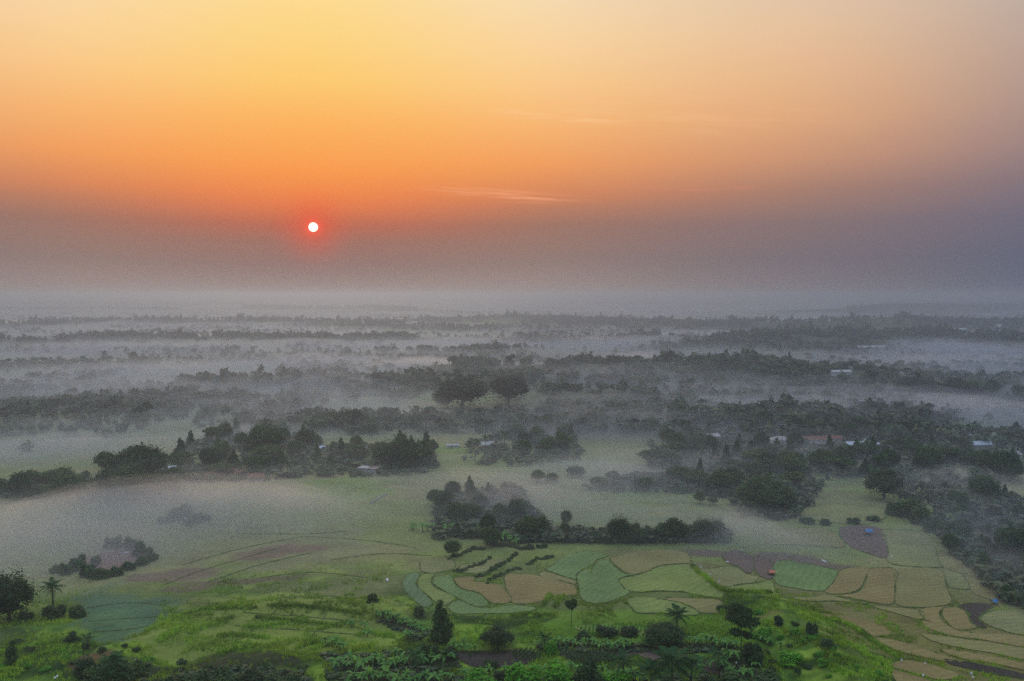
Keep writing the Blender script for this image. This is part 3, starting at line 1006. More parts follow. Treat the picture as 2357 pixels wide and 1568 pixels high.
# ------------------------------------------------------------------ fields on the valley floor
def smooth_closed(P, m=5):
    P = [Vector(q) for q in P]; n = len(P); out = []
    for i in range(n):
        a, b, c, d = P[i - 1], P[i], P[(i + 1) % n], P[(i + 2) % n]
        for k in range(m):
            t = k / m
            out.append(0.5 * (2 * b + (c - a) * t + (2 * a - 5 * b + 4 * c - d) * t * t + (3 * b - a - 3 * c + d) * t ** 3) * 1.0)
    return out

def smooth_open(P, m=5):
    P = [Vector(q) for q in P]
    P = [P[0] * 2 - P[1]] + P + [P[-1] * 2 - P[-2]]
    out = []
    for i in range(1, len(P) - 2):
        a, b, c, d = P[i - 1], P[i], P[i + 1], P[i + 2]
        for k in range(m):
            t = k / m
            out.append(0.5 * (2 * b + (c - a) * t + (2 * a - 5 * b + 4 * c - d) * t * t + (3 * b - a - 3 * c + d) * t ** 3))
    out.append(P[-2])
    return out

def ridge_strip(W, closed, width, height, seed):
    """a low grassy bank following ground points W"""
    g = random.Random(seed)
    n = len(W); V = []; Fc = []
    for i in range(n):
        a = W[i - 1] if (closed or i > 0) else W[0]
        b = W[(i + 1) % n] if (closed or i < n - 1) else W[-1]
        t = Vector((b[0] - a[0], b[1] - a[1])); 
        if t.length < 1e-6:
            t = Vector((1, 0))
        t.normalize(); nx, ny = -t.y, t.x
        w = width * g.uniform(0.75, 1.3); h = height * g.uniform(0.6, 1.35)
        off = ((-w, -0.25), (-w * 0.45, h * 0.8), (w * 0.25, h), (w, -0.25))
        for o, z in off:
            V.append((W[i][0] + nx * o, W[i][1] + ny * o, W[i][2] + z))
    m = n if closed else n - 1
    for i in range(m):
        j = (i + 1) % n
        for k in range(3):
            Fc.append((i * 4 + k, j * 4 + k, j * 4 + k + 1, i * 4 + k + 1))
    if not closed:
        Fc += [(0, 1, 2, 3), ((n - 1) * 4 + 3, (n - 1) * 4 + 2, (n - 1) * 4 + 1, (n - 1) * 4)]
    return V, Fc

def resample(W, step):
    out = [W[0]]
    for i in range(1, len(W)):
        a, b = out[-1], W[i]
        L = math.hypot(b[0] - a[0], b[1] - a[1])
        k = int(L // step)
        for q in range(1, k + 1):
            t = q * step / L
            x, y = a[0] + (b[0] - a[0]) * t, a[1] + (b[1] - a[1]) * t
            out.append((x, y))
    Z = terrain(np.array([q[0] for q in out]), np.array([q[1] for q in out]))
    return [(q[0], q[1], z) for q, z in zip(out, Z)]

FIELD_TESTS = []
def field(name, pts, mat, bank=True, crop=0.14, bw=0.30, bh=0.34, smooth=True):
    O = smooth_closed(pts) if smooth else [Vector(q) for q in pts]
    O = [q + Vector((random.gauss(0, 0.7), random.gauss(0, 0.35))) for q in O]
    FIELD_TESTS.append([tuple(q) for q in O])
    G = at_many([tuple(q) for q in O])
    W2 = [(a, b) for a, b, _ in G]
    cx, cy_ = sum(a for a, b in W2) / len(W2), sum(b for a, b in W2) / len(W2)
    d0 = math.hypot(cx, cy_)
    step = max(1.6, d0 / 170.0)
    xs = [a for a, b in W2]; ys = [b for a, b in W2]
    verts = [Vector(q) for q in W2]
    edges = [(i, (i + 1) % len(W2)) for i in range(len(W2))]
    poly = W2
    x = min(xs) + step * 0.5
    while x < max(xs):
        y = min(ys) + step * 0.5
        while y < max(ys):
            qx, qy = x + random.uniform(-.2, .2) * step, y + random.uniform(-.2, .2) * step
            if in_poly(qx, qy, poly):
                verts.append(Vector((qx, qy)))
            y += step
        x += step
    v2, e2, f2, *_ = delaunay_2d_cdt(verts, edges, [list(range(len(W2)))], 1, 1e-3)
    vx = np.array([v.x for v in v2]); vy = np.array([v.y for v in v2])
    z = terrain(vx, vy) + crop + 0.05
    me = bpy.data.meshes.new(name)
    me.from_pydata([tuple(q) for q in np.stack([vx, vy, z], 1)], [], [tuple(q) for q in f2 if len(set(q)) > 2])
    for p in me.polygons:
        p.use_smooth = True
    me.materials.append(FM[mat])
    # a skirt so the crop has thickness
    o = link(name, me, kind='structure')
    if bank:
        Wc = resample(W2 + [W2[0]], max(1.2, d0 / 260.0))[:-1]
        V, Fc = ridge_strip(Wc, True, bw, bh, len(FIELD_TESTS))
        nb = len(Wc); ph = random.random() * 6.28
        gap = [math.sin(q / nb * 12.57 + ph) + 0.6 * math.sin(q / nb * 31.4 + 2 * ph) < -0.35 for q in range(nb)]
        Fc = [fc for i_, fc in enumerate(Fc) if not gap[i_ // 3]]
        b = bpy.data.meshes.new('field_bank'); b.from_pydata(V, [], Fc); b.materials.append(MAT['bank'])
        link('field_bank', b, o)
    return o

def Rp(n, *p):
    return [R(n, *q) for q in p]

RF = 'rice_field'
field(RF, Rp(2, (1268, 740), (1290, 665), (1345, 638), (1420, 636), (1395, 690), (1388, 745), (1440, 800), (1505, 860), (1525, 900), (1478, 935), (1400, 895), (1312, 815)), 'teal')
field(RF, Rp(2, (1400, 700), (1455, 652), (1545, 642), (1515, 692), (1532, 745), (1610, 795), (1725, 845), (1640, 915), (1560, 890), (1480, 825), (1415, 770)), 'lime')
field(RF, Rp(2, (1532, 690), (1590, 668), (1690, 662), (1718, 722), (1785, 782), (1900, 805), (1965, 850), (2010, 905), (1900, 925), (1760, 858), (1630, 790), (1545, 740)), 'green')
field(RF, Rp(2, (1712, 685), (1800, 668), (1900, 672), (1890, 705), (2010, 722), (2110, 745), (2170, 800), (2215, 870), (2120, 908), (2020, 888), (1965, 828), (1905, 795), (1790, 772), (1735, 725)), 'tan')
field(RF, Rp(2, (1430, 540), (1540, 505), (1660, 500), (1720, 545), (1700, 600), (1560, 632), (1440, 628), (1420, 580)), 'olive')
field(RF, Rp(2, (1760, 575), (1900, 545), (2040, 520), (2180, 520), (2100, 570), (2010, 610), (1900, 640), (1790, 625)), 'olive')
field(RF, Rp(2, (1660, 930), (1760, 870), (1900, 935), (2060, 940), (2200, 915), (2400, 930), (2400, 965), (2150, 985), (1900, 985), (1720, 985)), 'green')
field(RF, Rp(3, (-60, 655), (100, 645), (230, 660), (330, 680), (520, 730), (560, 770), (560, 825), (440, 832), (330, 830), (250, 880), (120, 900), (0, 890), (-40, 800)), 'tan')
field(RF, Rp(3, (240, 640), (290, 620), (400, 660), (540, 700), (545, 735), (420, 715), (310, 685), (240, 665)), 'gold')
field(RF, Rp(3, (300, 600), (420, 520), (490, 480), (650, 445), (800, 470), (830, 490), (730, 525), (680, 580), (600, 605), (550, 650), (545, 690), (420, 655), (300, 615)), 'green')
field(RF, Rp(3, (590, 625), (660, 605), (700, 660), (690, 600), (740, 545), (820, 520), (900, 590), (970, 640), (1060, 650), (920, 685), (945, 740), (980, 780), (1040, 800), (900, 860), (790, 895), (690, 900), (600, 860), (580, 780), (570, 720), (560, 665)), 'green')
field(RF, Rp(3, (850, 510), (960, 480), (1150, 440), (1330, 430), (1480, 450), (1530, 480), (1540, 545), (1400, 555), (1260, 575), (1180, 615), (1070, 650), (980, 630), (910, 580)), 'gold')
field(RF, Rp(3, (930, 690), (1080, 660), (1190, 620), (1290, 580), (1420, 562), (1550, 570), (1620, 640), (1740, 730), (1830, 800), (1800, 850), (1640, 830), (1480, 800), (1300, 790), (1100, 800), (1000, 790), (950, 740)), 'lime')
field(RF, Rp(3, (1000, 860), (1180, 850), (1400, 880), (1560, 940), (1620, 990), (1500, 1000), (1300, 980), (1080, 980), (1030, 930)), 'lime')
field(RF, Rp(3, (1240, 860), (1400, 850), (1600, 855), (1790, 870), (1830, 930), (1780, 985), (1640, 980), (1560, 930), (1420, 880)), 'gold')
field(RF, Rp(3, (1580, 575), (1680, 600), (1860, 580), (1950, 590), (2040, 650), (2130, 670), (2080, 720), (1940, 740), (1850, 760), (1760, 730), (1660, 650)), 'olive')
field(RF, Rp(3, (1850, 770), (1980, 745), (2150, 720), (2240, 700), (2260, 800), (2060, 805), (1900, 795)), 'lime')
field('ploughed_field', Rp(3, (1820, 470), (1950, 440), (2080, 500), (2090, 600), (2040, 640), (1960, 580), (1860, 545)), 'brown')
field('ploughed_field', Rp(3, (2100, 510), (2200, 500), (2250, 560), (2260, 680), (2160, 670), (2105, 610)), 'brown')
field(RF, Rp(4, (75, 535), (300, 552), (598, 622), (560, 712), (490, 785), (380, 788), (250, 770), (65, 718)), 'green')
field(RF, Rp(4, (615, 622), (705, 592), (862, 585), (848, 665), (800, 765), (700, 808), (545, 815), (500, 790), (565, 720)), 'tan')
field(RF, Rp(4, (880, 598), (1108, 605), (1093, 760), (1085, 895), (980, 905), (700, 850), (580, 830), (720, 818), (825, 772), (862, 680)), 'tan')
field(RF, Rp(4, (1128, 608), (1495, 605), (1535, 740), (1582, 850), (1560, 905), (1312, 935), (1108, 900), (1110, 760)), 'gold')
field(RF, Rp(4, (1515, 605), (1690, 660), (1735, 775), (1582, 762), (1545, 720)), 'olive')
field(RF, Rp(4, (1700, 645), (1850, 715), (1985, 805), (1985, 875), (1900, 860), (1790, 815), (1750, 750)), 'gold')
field(RF, Rp(4, (1320, 952), (1505, 932), (1480, 990), (1520, 1060), (1580, 1115), (1420, 1060), (1345, 1030)), 'tan')
field(RF, Rp(4, (1525, 942), (1625, 935), (1725, 985), (1745, 1060), (1810, 1108), (1650, 1128), (1575, 1090), (1505, 1000)), 'tan')
field('ploughed_field', Rp(4, (1645, 915), (1850, 895), (1950, 925), (1890, 965), (1825, 1040), (1890, 1100), (1835, 1105), (1755, 1050), (1735, 980)), 'dark')
field(RF, Rp(4, (1840, 1045), (1910, 975), (2080, 960), (2300, 960), (2300, 1165), (2010, 1130)), 'olive')
field('ploughed_field', Rp(4, (625, 245), (940, 235), (1010, 330), (1035, 500), (900, 475), (690, 390)), 'brown')
field(RF, Rp(4, (978, 268), (1225, 270), (1395, 315), (1490, 555), (1485, 588), (1065, 555), (1045, 430)), 'olive')
field(RF, Rp(4, (100, 265), (500, 248), (650, 370), (635, 415), (350, 398), (0, 380), (10, 320)), 'gold')
field('meadow', Rp(4, (235, 55), (890, 55), (1020, 130), (915, 205), (700, 210), (360, 168), (230, 105)), 'olive', bw=0.4, bh=0.3)
field(RF, Rp(4, (180, 850), (380, 842), (560, 835), (880, 915), (1295, 950), (1335, 1040), (1180, 1005), (900, 925), (640, 880), (400, 880)), 'gold')
field(RF, Rp(4, (410, 985), (620, 1000), (800, 1035), (1000, 1105), (1065, 1165), (945, 1188), (870, 1165), (790, 1110), (600, 1045)), 'tan', bank=False)
field(RF, Rp(4, (860, 1195), (1090, 1215), (1260, 1265), (1480, 1340), (1700, 1400), (1500, 1395), (1200, 1330), (1000, 1260)), 'tan', bank=False)
field(RF, Rp(4, (1340, 1165), (1600, 1195), (2000, 1250), (2300, 1310), (2300, 1400), (1950, 1330), (1600, 1270), (1420, 1220)), 'gold', bank=False)
field(RF, Rp(4, (1500, 1290), (1900, 1350), (2300, 1440), (2300, 1490), (1950, 1420), (1650, 1370)), 'tan', bank=False)
field(RF, Rp(4, (1350, 1050), (1560, 1100), (1700, 1150), (2000, 1165), (2300, 1200), (2300, 1290), (1900, 1220), (1600, 1180), (1380, 1110)), 'tan', bank=False)
field('ploughed_field', Rp(4, (1530, 1385), (1750, 1410), (2000, 1460), (2250, 1520), (2250, 1560), (1900, 1500), (1600, 1430)), 'dark')
field(RF, Rp(4, (1060, 1440), (1200, 1390), (1450, 1440), (1650, 1520), (1500, 1560), (1250, 1500)), 'tan', bank=False)
field(RF, Rp(4, (1080, 1480), (1260, 1520), (1400, 1570), (1500, 1640), (1150, 1600)), 'tan', bank=False)
# left of the valley
FIELD_TESTS.append(Rp(1, (690, 880), (850, 810), (1050, 760), (1250, 750), (1370, 790), (1385, 900), (1400, 960), (1330, 1080), (1150, 1180), (960, 1240), (800, 1230), (700, 1140), (680, 1000)))
field('ploughed_field', Rp(1, (700, 560), (800, 490), (950, 450), (1130, 440), (1240, 470), (1230, 520), (1050, 590), (880, 650), (760, 640)), 'red', bank=False)
# farther clearings
# plots among the banana plants
field('vegetable_plot', Rp(2, (1720, 1320), (1950, 1310), (2215, 1300), (2400, 1320), (2400, 1400), (2150, 1450), (1850, 1440)), 'dark', bank=False)
field('vegetable_plot', Rp(3, (430, 1320), (800, 1310), (1080, 1290), (1130, 1330), (900, 1390), (500, 1390)), 'dark', bank=False)
field('vegetable_plot', Rp(3, (1570, 1410), (1750, 1390), (1900, 1420), (1880, 1490), (1750, 1510), (1600, 1460)), 'dark', bank=False)
field('vegetable_plot', Rp(3, (1100, 1290), (1250, 1270), (1450, 1300), (1520, 1350), (1300, 1400), (1120, 1360)), 'brown', bank=False)
field('vegetable_plot', Rp(3, (540, 1100), (700, 1085), (900, 1085), (1180, 1120), (1190, 1165), (860, 1150), (640, 1150)), 'lime', bank=False)

# ------------------------------------------------------------------ loose banks and hedges between the terraces
BANK_LINES = []
def bank(pts, w=0.5, h=0.45, name='field_bank', lush=True):
    G = at_many([tuple(q) for q in smooth_open(pts)])
    d = math.hypot(G[:, 0].mean(), G[:, 1].mean())
    BANK_LINES.append(([(a, b) for a, b, _ in G], w))
    V, Fc = ridge_strip(resample([(a, b) for a, b, _ in G], max(1.2, d / 280)), False, w, h, len(pts))
    me = bpy.data.meshes.new(name); me.from_pydata(V, [], Fc); me.materials.append(MAT['lush_lit_bank' if (d < 300 and lush) else 'bank'])
    return link(name, me, kind='structure')

bank(Rp(3, (330, 825), (300, 880), (268, 918)), 0.6)
bank(Rp(3, (445, 835), (410, 880), (368, 932)), 0.8, 0.6)
bank(Rp(3, (1740, 735), (1800, 775), (1850, 800), (1960, 795), (2100, 810), (2240, 805)), 0.6)
bank(Rp(3, (1560, 570), (1620, 640), (1740, 730)), 0.7, 0.6)
bank(Rp(3, (0, 1010), (160, 1000), (380, 1012)), 0.7, 0.5)
bank(Rp(2, (880, 1180), (980, 1150), (1090, 1175), (1200, 1190)), 0.9, 0.7)
bank(Rp(2, (0, 1020), (250, 1045), (500, 1075), (750, 1100)), 0.5, 0.4)
bank(Rp(2, (100, 920), (400, 930), (700, 960), (920, 995)), 0.5, 0.4)
bank(Rp(2, (400, 1235), (500, 1240), (580, 1250)), 0.7, 0.5)
bank(Rp(1, (1260, 1140), (1400, 1090), (1480, 1040), (1590, 1000), (1760, 950)), 0.9, 0.8)
bank(Rp(1, (1370, 1220), (1480, 1160), (1620, 1080)), 0.8, 0.8)
bank(Rp(1, (1880, 1180), (2050, 1175), (2215, 1190), (2330, 1200)), 0.6, 0.5)
bank(Rp(1, (1740, 960), (1850, 945), (2000, 940), (2215, 940)), 0.7, 0.7)
bank(Rp(1, (0, 1105), (250, 1060), (480, 1030)), 0.9, 0.8)
bank(Rp(4, (400, 1010), (620, 1060), (780, 1130), (860, 1190), (960, 1260), (1060, 1330), (1160, 1380)), 1.0, 0.8)
bank(Rp(4, (600, 1200), (780, 1300), (900, 1370), (1050, 1450)), 0.9, 0.7)
bank(Rp(4, (480, 1300), (640, 1400), (800, 1480), (950, 1560)), 0.9, 0.7)

def strip(name, pts, w, mat, lift=0.12, kind='structure'):
    G = at_many([tuple(q) for q in smooth_open(pts)])
    W3 = resample([(a, b) for a, b, _ in G], 2.0)
    V = []; Fc = []
    for i, p in enumerate(W3):
        a = W3[max(i - 1, 0)]; b = W3[min(i + 1, len(W3) - 1)]
        t = Vector((b[0] - a[0], b[1] - a[1])).normalized()
        for s in (-1, 1):
            V.append((p[0] - t.y * s * w / 2, p[1] + t.x * s * w / 2, p[2] + lift))
    for i in range(len(W3) - 1):
        Fc.append((2 * i, 2 * i + 1, 2 * i + 3, 2 * i + 2))
    me = bpy.data.meshes.new(name); me.from_pydata(V, [], Fc); me.materials.append(MAT[mat])
    return link(name, me, kind=kind)

strip('path', [M(1, 740, 1015), M(1, 850, 985), M(1, 955, 955)], 1.8, 'path')
strip('path', [M(1, -60, 1182), M(1, 150, 1178), M(1, 340, 1150)], 1.8, 'path')
strip('path', [M(2, 1040, 905), M(2, 1120, 880), M(2, 1230, 845)], 2.2, 'concrete')

for pl_ in ([(370, 1350), (450, 1318), (560, 1285), (640, 1262)], [(480, 1340), (600, 1300), (720, 1272)], [(420, 1300), (560, 1262), (700, 1235)], [(700, 1235), (850, 1245), (960, 1262)], [(540, 1228), (700, 1230), (800, 1222)],
            [(760, 1290), (880, 1275), (1000, 1280)], [(600, 1330), (720, 1318), (850, 1330)], [(560, 1410), (700, 1420), (840, 1432)], [(540, 1440), (700, 1452), (830, 1462)], [(640, 1400), (600, 1440), (540, 1480)],
            [(760, 1395), (735, 1440), (700, 1490)], [(640, 1378), (740, 1372), (840, 1380)], [(820, 1120), (780, 1150), (730, 1175)], [(200, 1400), (290, 1388), (372, 1392)], [(205, 1432), (290, 1424), (370, 1420)], [(215, 1455), (290, 1450), (350, 1440)]):
    bank(pl_, 0.28, 0.22, lush=False)
    BANK_LINES.pop()
for i_ in range(26):   # tussocky contour banks on the near slopes
    x0 = random.uniform(-20, 900) if i_ < 15 else random.uniform(1640, 1960)
    y0 = random.uniform(1440, 1560) if i_ < 15 else random.uniform(1400, 1560)
    ln = random.uniform(50, 150) if i_ < 15 else random.uniform(30, 70)
    sl = random.uniform(-0.35, 0.1) if i_ < 15 else random.uniform(0.4, 0.75)
    bank([(x0, y0), (x0 + ln / 2, y0 + sl * ln / 2 + random.uniform(-5, 5)), (x0 + ln, y0 + sl * ln)], random.uniform(0.6, 1.0), random.uniform(0.4, 0.9))

# ------------------------------------------------------------------ trees one can tell apart
BELT = {
 'fore': 'in the foreground',
}
D_ = 'leaf_dark'; B_ = 'leaf_bright'; Md = 'leaf_mid'
# foreground and field edge trees
tree(1015, 1482, 52, 92, 'column', 'one', 'tall dark narrow tree rising above banana plants at the field edge', D_, 0)
tree(1145, 1494, 70, 50, 'dome', 'one', 'dark round bushy tree standing alone on green grass right of the narrow tree', D_, 1)
tree(1530, 1494, 84, 60, 'dome', 'one', 'dark dome shaped tree beside the banana row below the oil palm', D_, 0)
tree(1315, 1444, 28, 64, 'lollipop', 'one', 'small slim tree with thin trunk on the bank below the paddies', Md, 0)
tree(1706, 1532, 62, 128, 'tall', 'one', 'tall thin trunked tree with feathery top at the lower right', D_, 0)
tree(22, 1432, 92, 96, 'dome', 'one', 'large dark rounded tree cut by the left frame edge', D_, 1)
tree(28, 1530, 24, 46, 'column', 'one', 'small upright tree at the bottom left on grassy mounds', Md, 1)
tree(858, 1420, 26, 52, 'lollipop', 'one', 'slender sparse tree beside the field path left of terraces', Md, 1)
tree(1040, 1283, 32, 36, 'round', 'one', 'small tree beside the upper terrace hedge', Md, 2)
tree(1130, 1258, 52, 42, 'round', 'one', 'bushy tree above the terraces at the mist edge', Md, 3)
# shrubs of the near slope
FS = 'shrub'
for (px, py, w, h, m, desc) in [
    (1792, 1442, 28, 34, D_, 'dark shrub on the bright grassy spur nearest the paddies'),
    (1868, 1466, 38, 46, D_, 'dark upright shrub standing out on the right grassy spur'),
    (1905, 1492, 44, 28, D_, 'low dark shrub right of the upright shrub on the spur'),
    (1690, 1414, 52, 42, Md, 'pale feathery shrub at the top end of the grassy spur'),
    (1733, 1532, 54, 60, D_, 'dense dark shrub hugging the foot of the tall feathery tree'),
    (1672, 1500, 40, 34, Md, 'mid green shrub between banana row and tall feathery tree'),
    (1268, 1506, 44, 40, B_, 'yellow green shrub in front of the banana row'),
    (1204, 1588, 96, 66, B_, 'bright green leafy shrub at the bottom edge, left of three'),
    (1100, 1590, 90, 50, B_, 'bright green leafy shrub at the bottom edge below the dark soil'),
    (1285, 1590, 92, 74, B_, 'bright green leafy shrub at the bottom edge, middle of three'),
    (1352, 1592, 76, 84, D_, 'dark green rounded shrub at the bottom edge beside banana plants'),
    (1420, 1590, 70, 56, B_, 'bright green shrub at the bottom edge under the banana leaves'),
    (985, 1520, 60, 44, Md, 'blue green shrub at the foot of the tall narrow tree'),
    (1035, 1518, 52, 40, D_, 'dark shrub between narrow tree and dark vegetable plot'),
    (1128, 1540, 36, 26, Md, 'small rounded shrub on the dark vegetable plot'),
    (1160, 1565, 40, 30, D_, 'dark shrub at the near edge of the dark plot'),
    (250, 1592, 96, 84, D_, 'big dark shrub with vines at the bottom left'),
    (310, 1560, 60, 40, Md, 'reddish tipped shrub among mounds at the bottom left'),
    (200, 1556, 56, 44, D_, 'dark low shrub left of the big vine covered shrub'),
    (400, 1596, 70, 44, D_, 'dark thicket shrub at the bottom edge, first from left of five'),
    (455, 1592, 74, 50, D_, 'dark thicket shrub at the bottom edge, second from left of five'),
    (515, 1594, 80, 56, D_, 'dark thicket shrub at the bottom edge, third from left of five'),
    (580, 1592, 76, 50, D_, 'dark thicket shrub at the bottom edge, fourth from left of five'),
    (645, 1594, 80, 44, D_, 'dark thicket shrub at the bottom edge, fifth from left of five'),
    (165, 1482, 40, 34, D_, 'dark shrub beside the teal paddy corner'),
    (125, 1420, 66, 34, D_, 'dark shrub around the foot of the lone coconut palm'),
    (178, 1420, 46, 34, Md, 'grey green shrub right of the lone coconut palm'),
    (60, 1432, 44, 30, D_, 'low shrub between left edge tree and palm'),
    (1400, 1462, 60, 30, D_, 'dark hedge shrub beside the small slim tree'),
    (1450, 1462, 60, 28, D_, 'dark hedge shrub left of the oil palm'),
    (1342, 1474, 50, 26, Md, 'green hedge shrub above the lime vegetable plot'),
    (1500, 1466, 50, 26, Md, 'green hedge shrub just left of the oil palm trunk'),
    (965, 1418, 36, 34, Md, 'grey brown shrub among pale banana plants left of terraces'),
    (1755, 1470, 44, 30, B_, 'bright lime shrub in the middle of the spur'),
    (1820, 1530, 60, 34, B_, 'bright lime shrub on the lower spur'),
    (1770, 1590, 90, 40, D_, 'dark shrub at the bottom edge right of the tall tree'),
    (1690, 1598, 90, 46, D_, 'dark shrub at the bottom edge beneath the tall tree'),
    (1620, 1600, 80, 40, D_, 'dark shrub at the bottom edge right of the fan palm'),
]:
    k_ = 0.74 if py < 1520 else 0.9
    tree(px, py, w * k_, h * k_, FS, 'one', desc, m)

for px, py in scatter([(1655, 1400), (1780, 1405), (1900, 1475), (2030, 1560), (1900, 1560), (1770, 1545), (1700, 1440)], 30, 4.5):
    tree(px, py, random.uniform(1.8, 3.6), random.uniform(0.8, 1.7), 'shrub', 'spur', 'leafy bush', random.choice((B_, B_, Md)), metres=True)
for px, py in scatter([(20, 1480), (300, 1480), (420, 1520), (700, 1520), (760, 1560), (-20, 1565)], 26, 5):
    tree(px, py, random.uniform(1.8, 3.4), random.uniform(0.7, 1.5), 'shrub', 'mounds', 'low bush', random.choice((B_, Md)), metres=True)
# misty clump round the red soil patch
for i, (px, py, w, h) in enumerate([(128, 1318, 30, 22), (150, 1322, 40, 34), (178, 1312, 44, 44), (205, 1326, 50, 32), (250, 1262, 30, 30), (270, 1262, 34, 34), (300, 1265, 38, 40), (322, 1280, 40, 40),
                                    (235, 1330, 50, 24), (268, 1324, 40, 24), (295, 1312, 36, 26), (325, 1300, 40, 22), (350, 1290, 36, 22), (345, 1278, 26, 22), (220, 1300, 30, 26)]):
    tree(px, py, w * 0.72, h * 0.8, 'shrub', 'red', 'misty shrub', Md)
for (px, py, w, h) in [(378, 1204, 30, 16), (402, 1196, 36, 26), (428, 1190, 40, 30), (440, 1206, 34, 18), (468, 1198, 34, 20)]:
    tree(px, py, w, h, 'shrub', 'glint', 'shrub', Md)

# hedge shrubs on the terrace edges
for a, b, n, hh in (((1030, 1290), (1118, 1262), 7, 16), ((1045, 1318), (1130, 1285), 8, 18), ((1095, 1330), (1190, 1275), 9, 18), ((1118, 1345), (1200, 1308), 6, 15), ((1215, 1300), (1275, 1285), 5, 14), ((1130, 1252), (1260, 1262), 7, 26)):
    for i in range(int(n * 2.1)):
        t = (i + 0.5) / int(n * 2.1)
        tree(a[0] + (b[0] - a[0]) * t, a[1] + (b[1] - a[1]) * t + 5.5 * math.sin(t * 3.14) * (1 if hh > 16 else -1) + 2.0 * math.sin(t * 11 + hh) + random.uniform(-1.5, 1.5), random.uniform(6, 18), hh * random.uniform(0.2, 0.5), 'shrub', 'hedge', 'hedge shrub', Md)

# lone trees and named clumps of the middle distance
tree(242, 1088, 44, 42, 'round', 'one', 'round tree standing alone left of the dark clump by the blue roofed house', D_, 0)
tree(160, 1158, 58, 56, 'round', 'one', 'dark round tree at the edge of the thick white mist', D_, 1)
tree(46, 1148, 40, 50, 'round', 'one', 'dark round tree near the left edge beside the path', D_, 2)
for (px, py, w, h) in [(300, 1158, 74, 78), (262, 1150, 60, 66), (335, 1120, 90, 84), (318, 1085, 60, 52), (350, 1100, 50, 52), (370, 1140, 60, 52), (285, 1110, 60, 60), (400, 1120, 50, 40)]:
    tree(px, py, w, h, 'round', 'clump', 'dark tree', D_)
for (px, py, w, h) in [(10, 1140, 50, 36), (80, 1120, 50, 34), (112, 1118, 56, 36), (145, 1110, 60, 30), (185, 1112, 40, 26), (215, 1130, 40, 26), (100, 1146, 40, 30)]:
    tree(px, py, w, h, 'shrub', 'lowleft', 'grey green shrub', Md)
fill([(400, 1100), (410, 1030), (480, 1000), (560, 1000), (640, 995), (700, 1010), (700, 1060), (640, 1098), (520, 1105), (440, 1112)], 30, 7.5, (8, 13), (8, 13), ['round', 'round', 'pointed', 'umbrella'], 'belt_a',
     {'round': 'rounded tree', 'pointed': 'pointed tree', 'umbrella': 'flat topped tree'}, (D_, D_, Md))
fill([(700, 1030), (820, 1030), (880, 1040), (990, 1030), (1010, 1075), (900, 1092), (830, 1062), (720, 1098)], 22, 7.5, (8, 13), (8, 13), ['round', 'round', 'pointed'], 'belt_b',
     {'round': 'rounded tree', 'pointed': 'pointed tree'}, (D_, D_, Md))
tree(925, 1082, 84, 78, 'dome', 'one', 'big dark domed tree right of the patchy roofed building', D_, 0)
tree(965, 1080, 70, 62, 'round', 'one', 'dark tree at the right end of the belt behind the meadow', D_, 3)
tree(610, 1050, 86, 72, 'dome', 'one', 'big dark domed tree in the middle of the belt above the meadow', D_, 1)
for (px, py, w, h) in [(742, 988, 44, 34), (766, 988, 46, 38), (790, 988, 44, 38), (815, 990, 44, 46), (834, 990, 30, 34)]:
    tree(px, py, w, h, 'round', 'grove', 'dark green tree', D_)
tree(1064, 942, 122, 84, 'dome', 'one', 'huge dark domed tree standing above the mist in the centre', 'leaf_black', 0)
tree(1170, 932, 88, 74, 'dome', 'one', 'second huge dark domed tree just right of the largest one', 'leaf_black', 1)
tree(1022, 940, 40, 40, 'round', 'one', 'smaller tree leaning on the left flank of the huge domed tree', D_, 2)
for (px, py, w, h) in [(2075, 906, 34, 26), (2092, 906, 36, 34), (2112, 908, 40, 46), (2135, 908, 34, 32), (2158, 910, 46, 28), (2185, 911, 40, 30), (2200, 912, 42, 36), (2230, 913, 60, 32), (2258, 914, 44, 30), (2284, 914, 30, 34), (2345, 912, 30, 22)]:
    tree(px, py, w, h, random.choice(('round', 'round', 'pointed')), 'row_k', 'dark tree', D_)
fill([(1180, 1060), (1190, 985), (1260, 975), (1330, 1000), (1330, 1050)], 14, 8, (8, 12), (8, 12), ['round', 'pointed'], 'q', {'round': 'rounded tree', 'pointed': 'pointed tree'}, (D_, Md))
fill([(1000, 1235), (1000, 1150), (1060, 1130), (1180, 1125), (1200, 1180), (1260, 1210), (1250, 1240), (1100, 1240)], 13, 7, (6, 9), (6, 9.5), ['round', 'pointed', 'round'], 'r', {'round': 'rounded tree', 'pointed': 'pointed tree'}, (D_, Md))
tree(1190, 1200, 36, 46, 'round', 'one', 'dark tree whose head rises above the misty grove in the centre', D_, 1)
for (px, py, w, h) in [(1215, 1242, 60, 62), (1250, 1240, 46, 48), (1300, 1240, 28, 50), (1330, 1242, 46, 36), (1425, 1248, 64, 76), (1450, 1246, 60, 64), (1400, 1248, 40, 44), (1490, 1248, 44, 44), (1525, 1248, 50, 52), (1555, 1248, 50, 64), (1590, 1246, 44, 44), (1620, 1246, 60, 68), (1650, 1240, 46, 58), (1372, 1246, 44, 32), (1470, 1250, 40, 40)]:
    tree(px, py, w * 0.85, h * 0.78, random.choice(('round', 'dome', 'shrub')), 's', 'dark tree', random.choice((D_, Md)))
tree(1325, 1098, 44, 26, 'dome', 'one', 'small dark tree on the far edge of the pale green clearing', D_, 0)
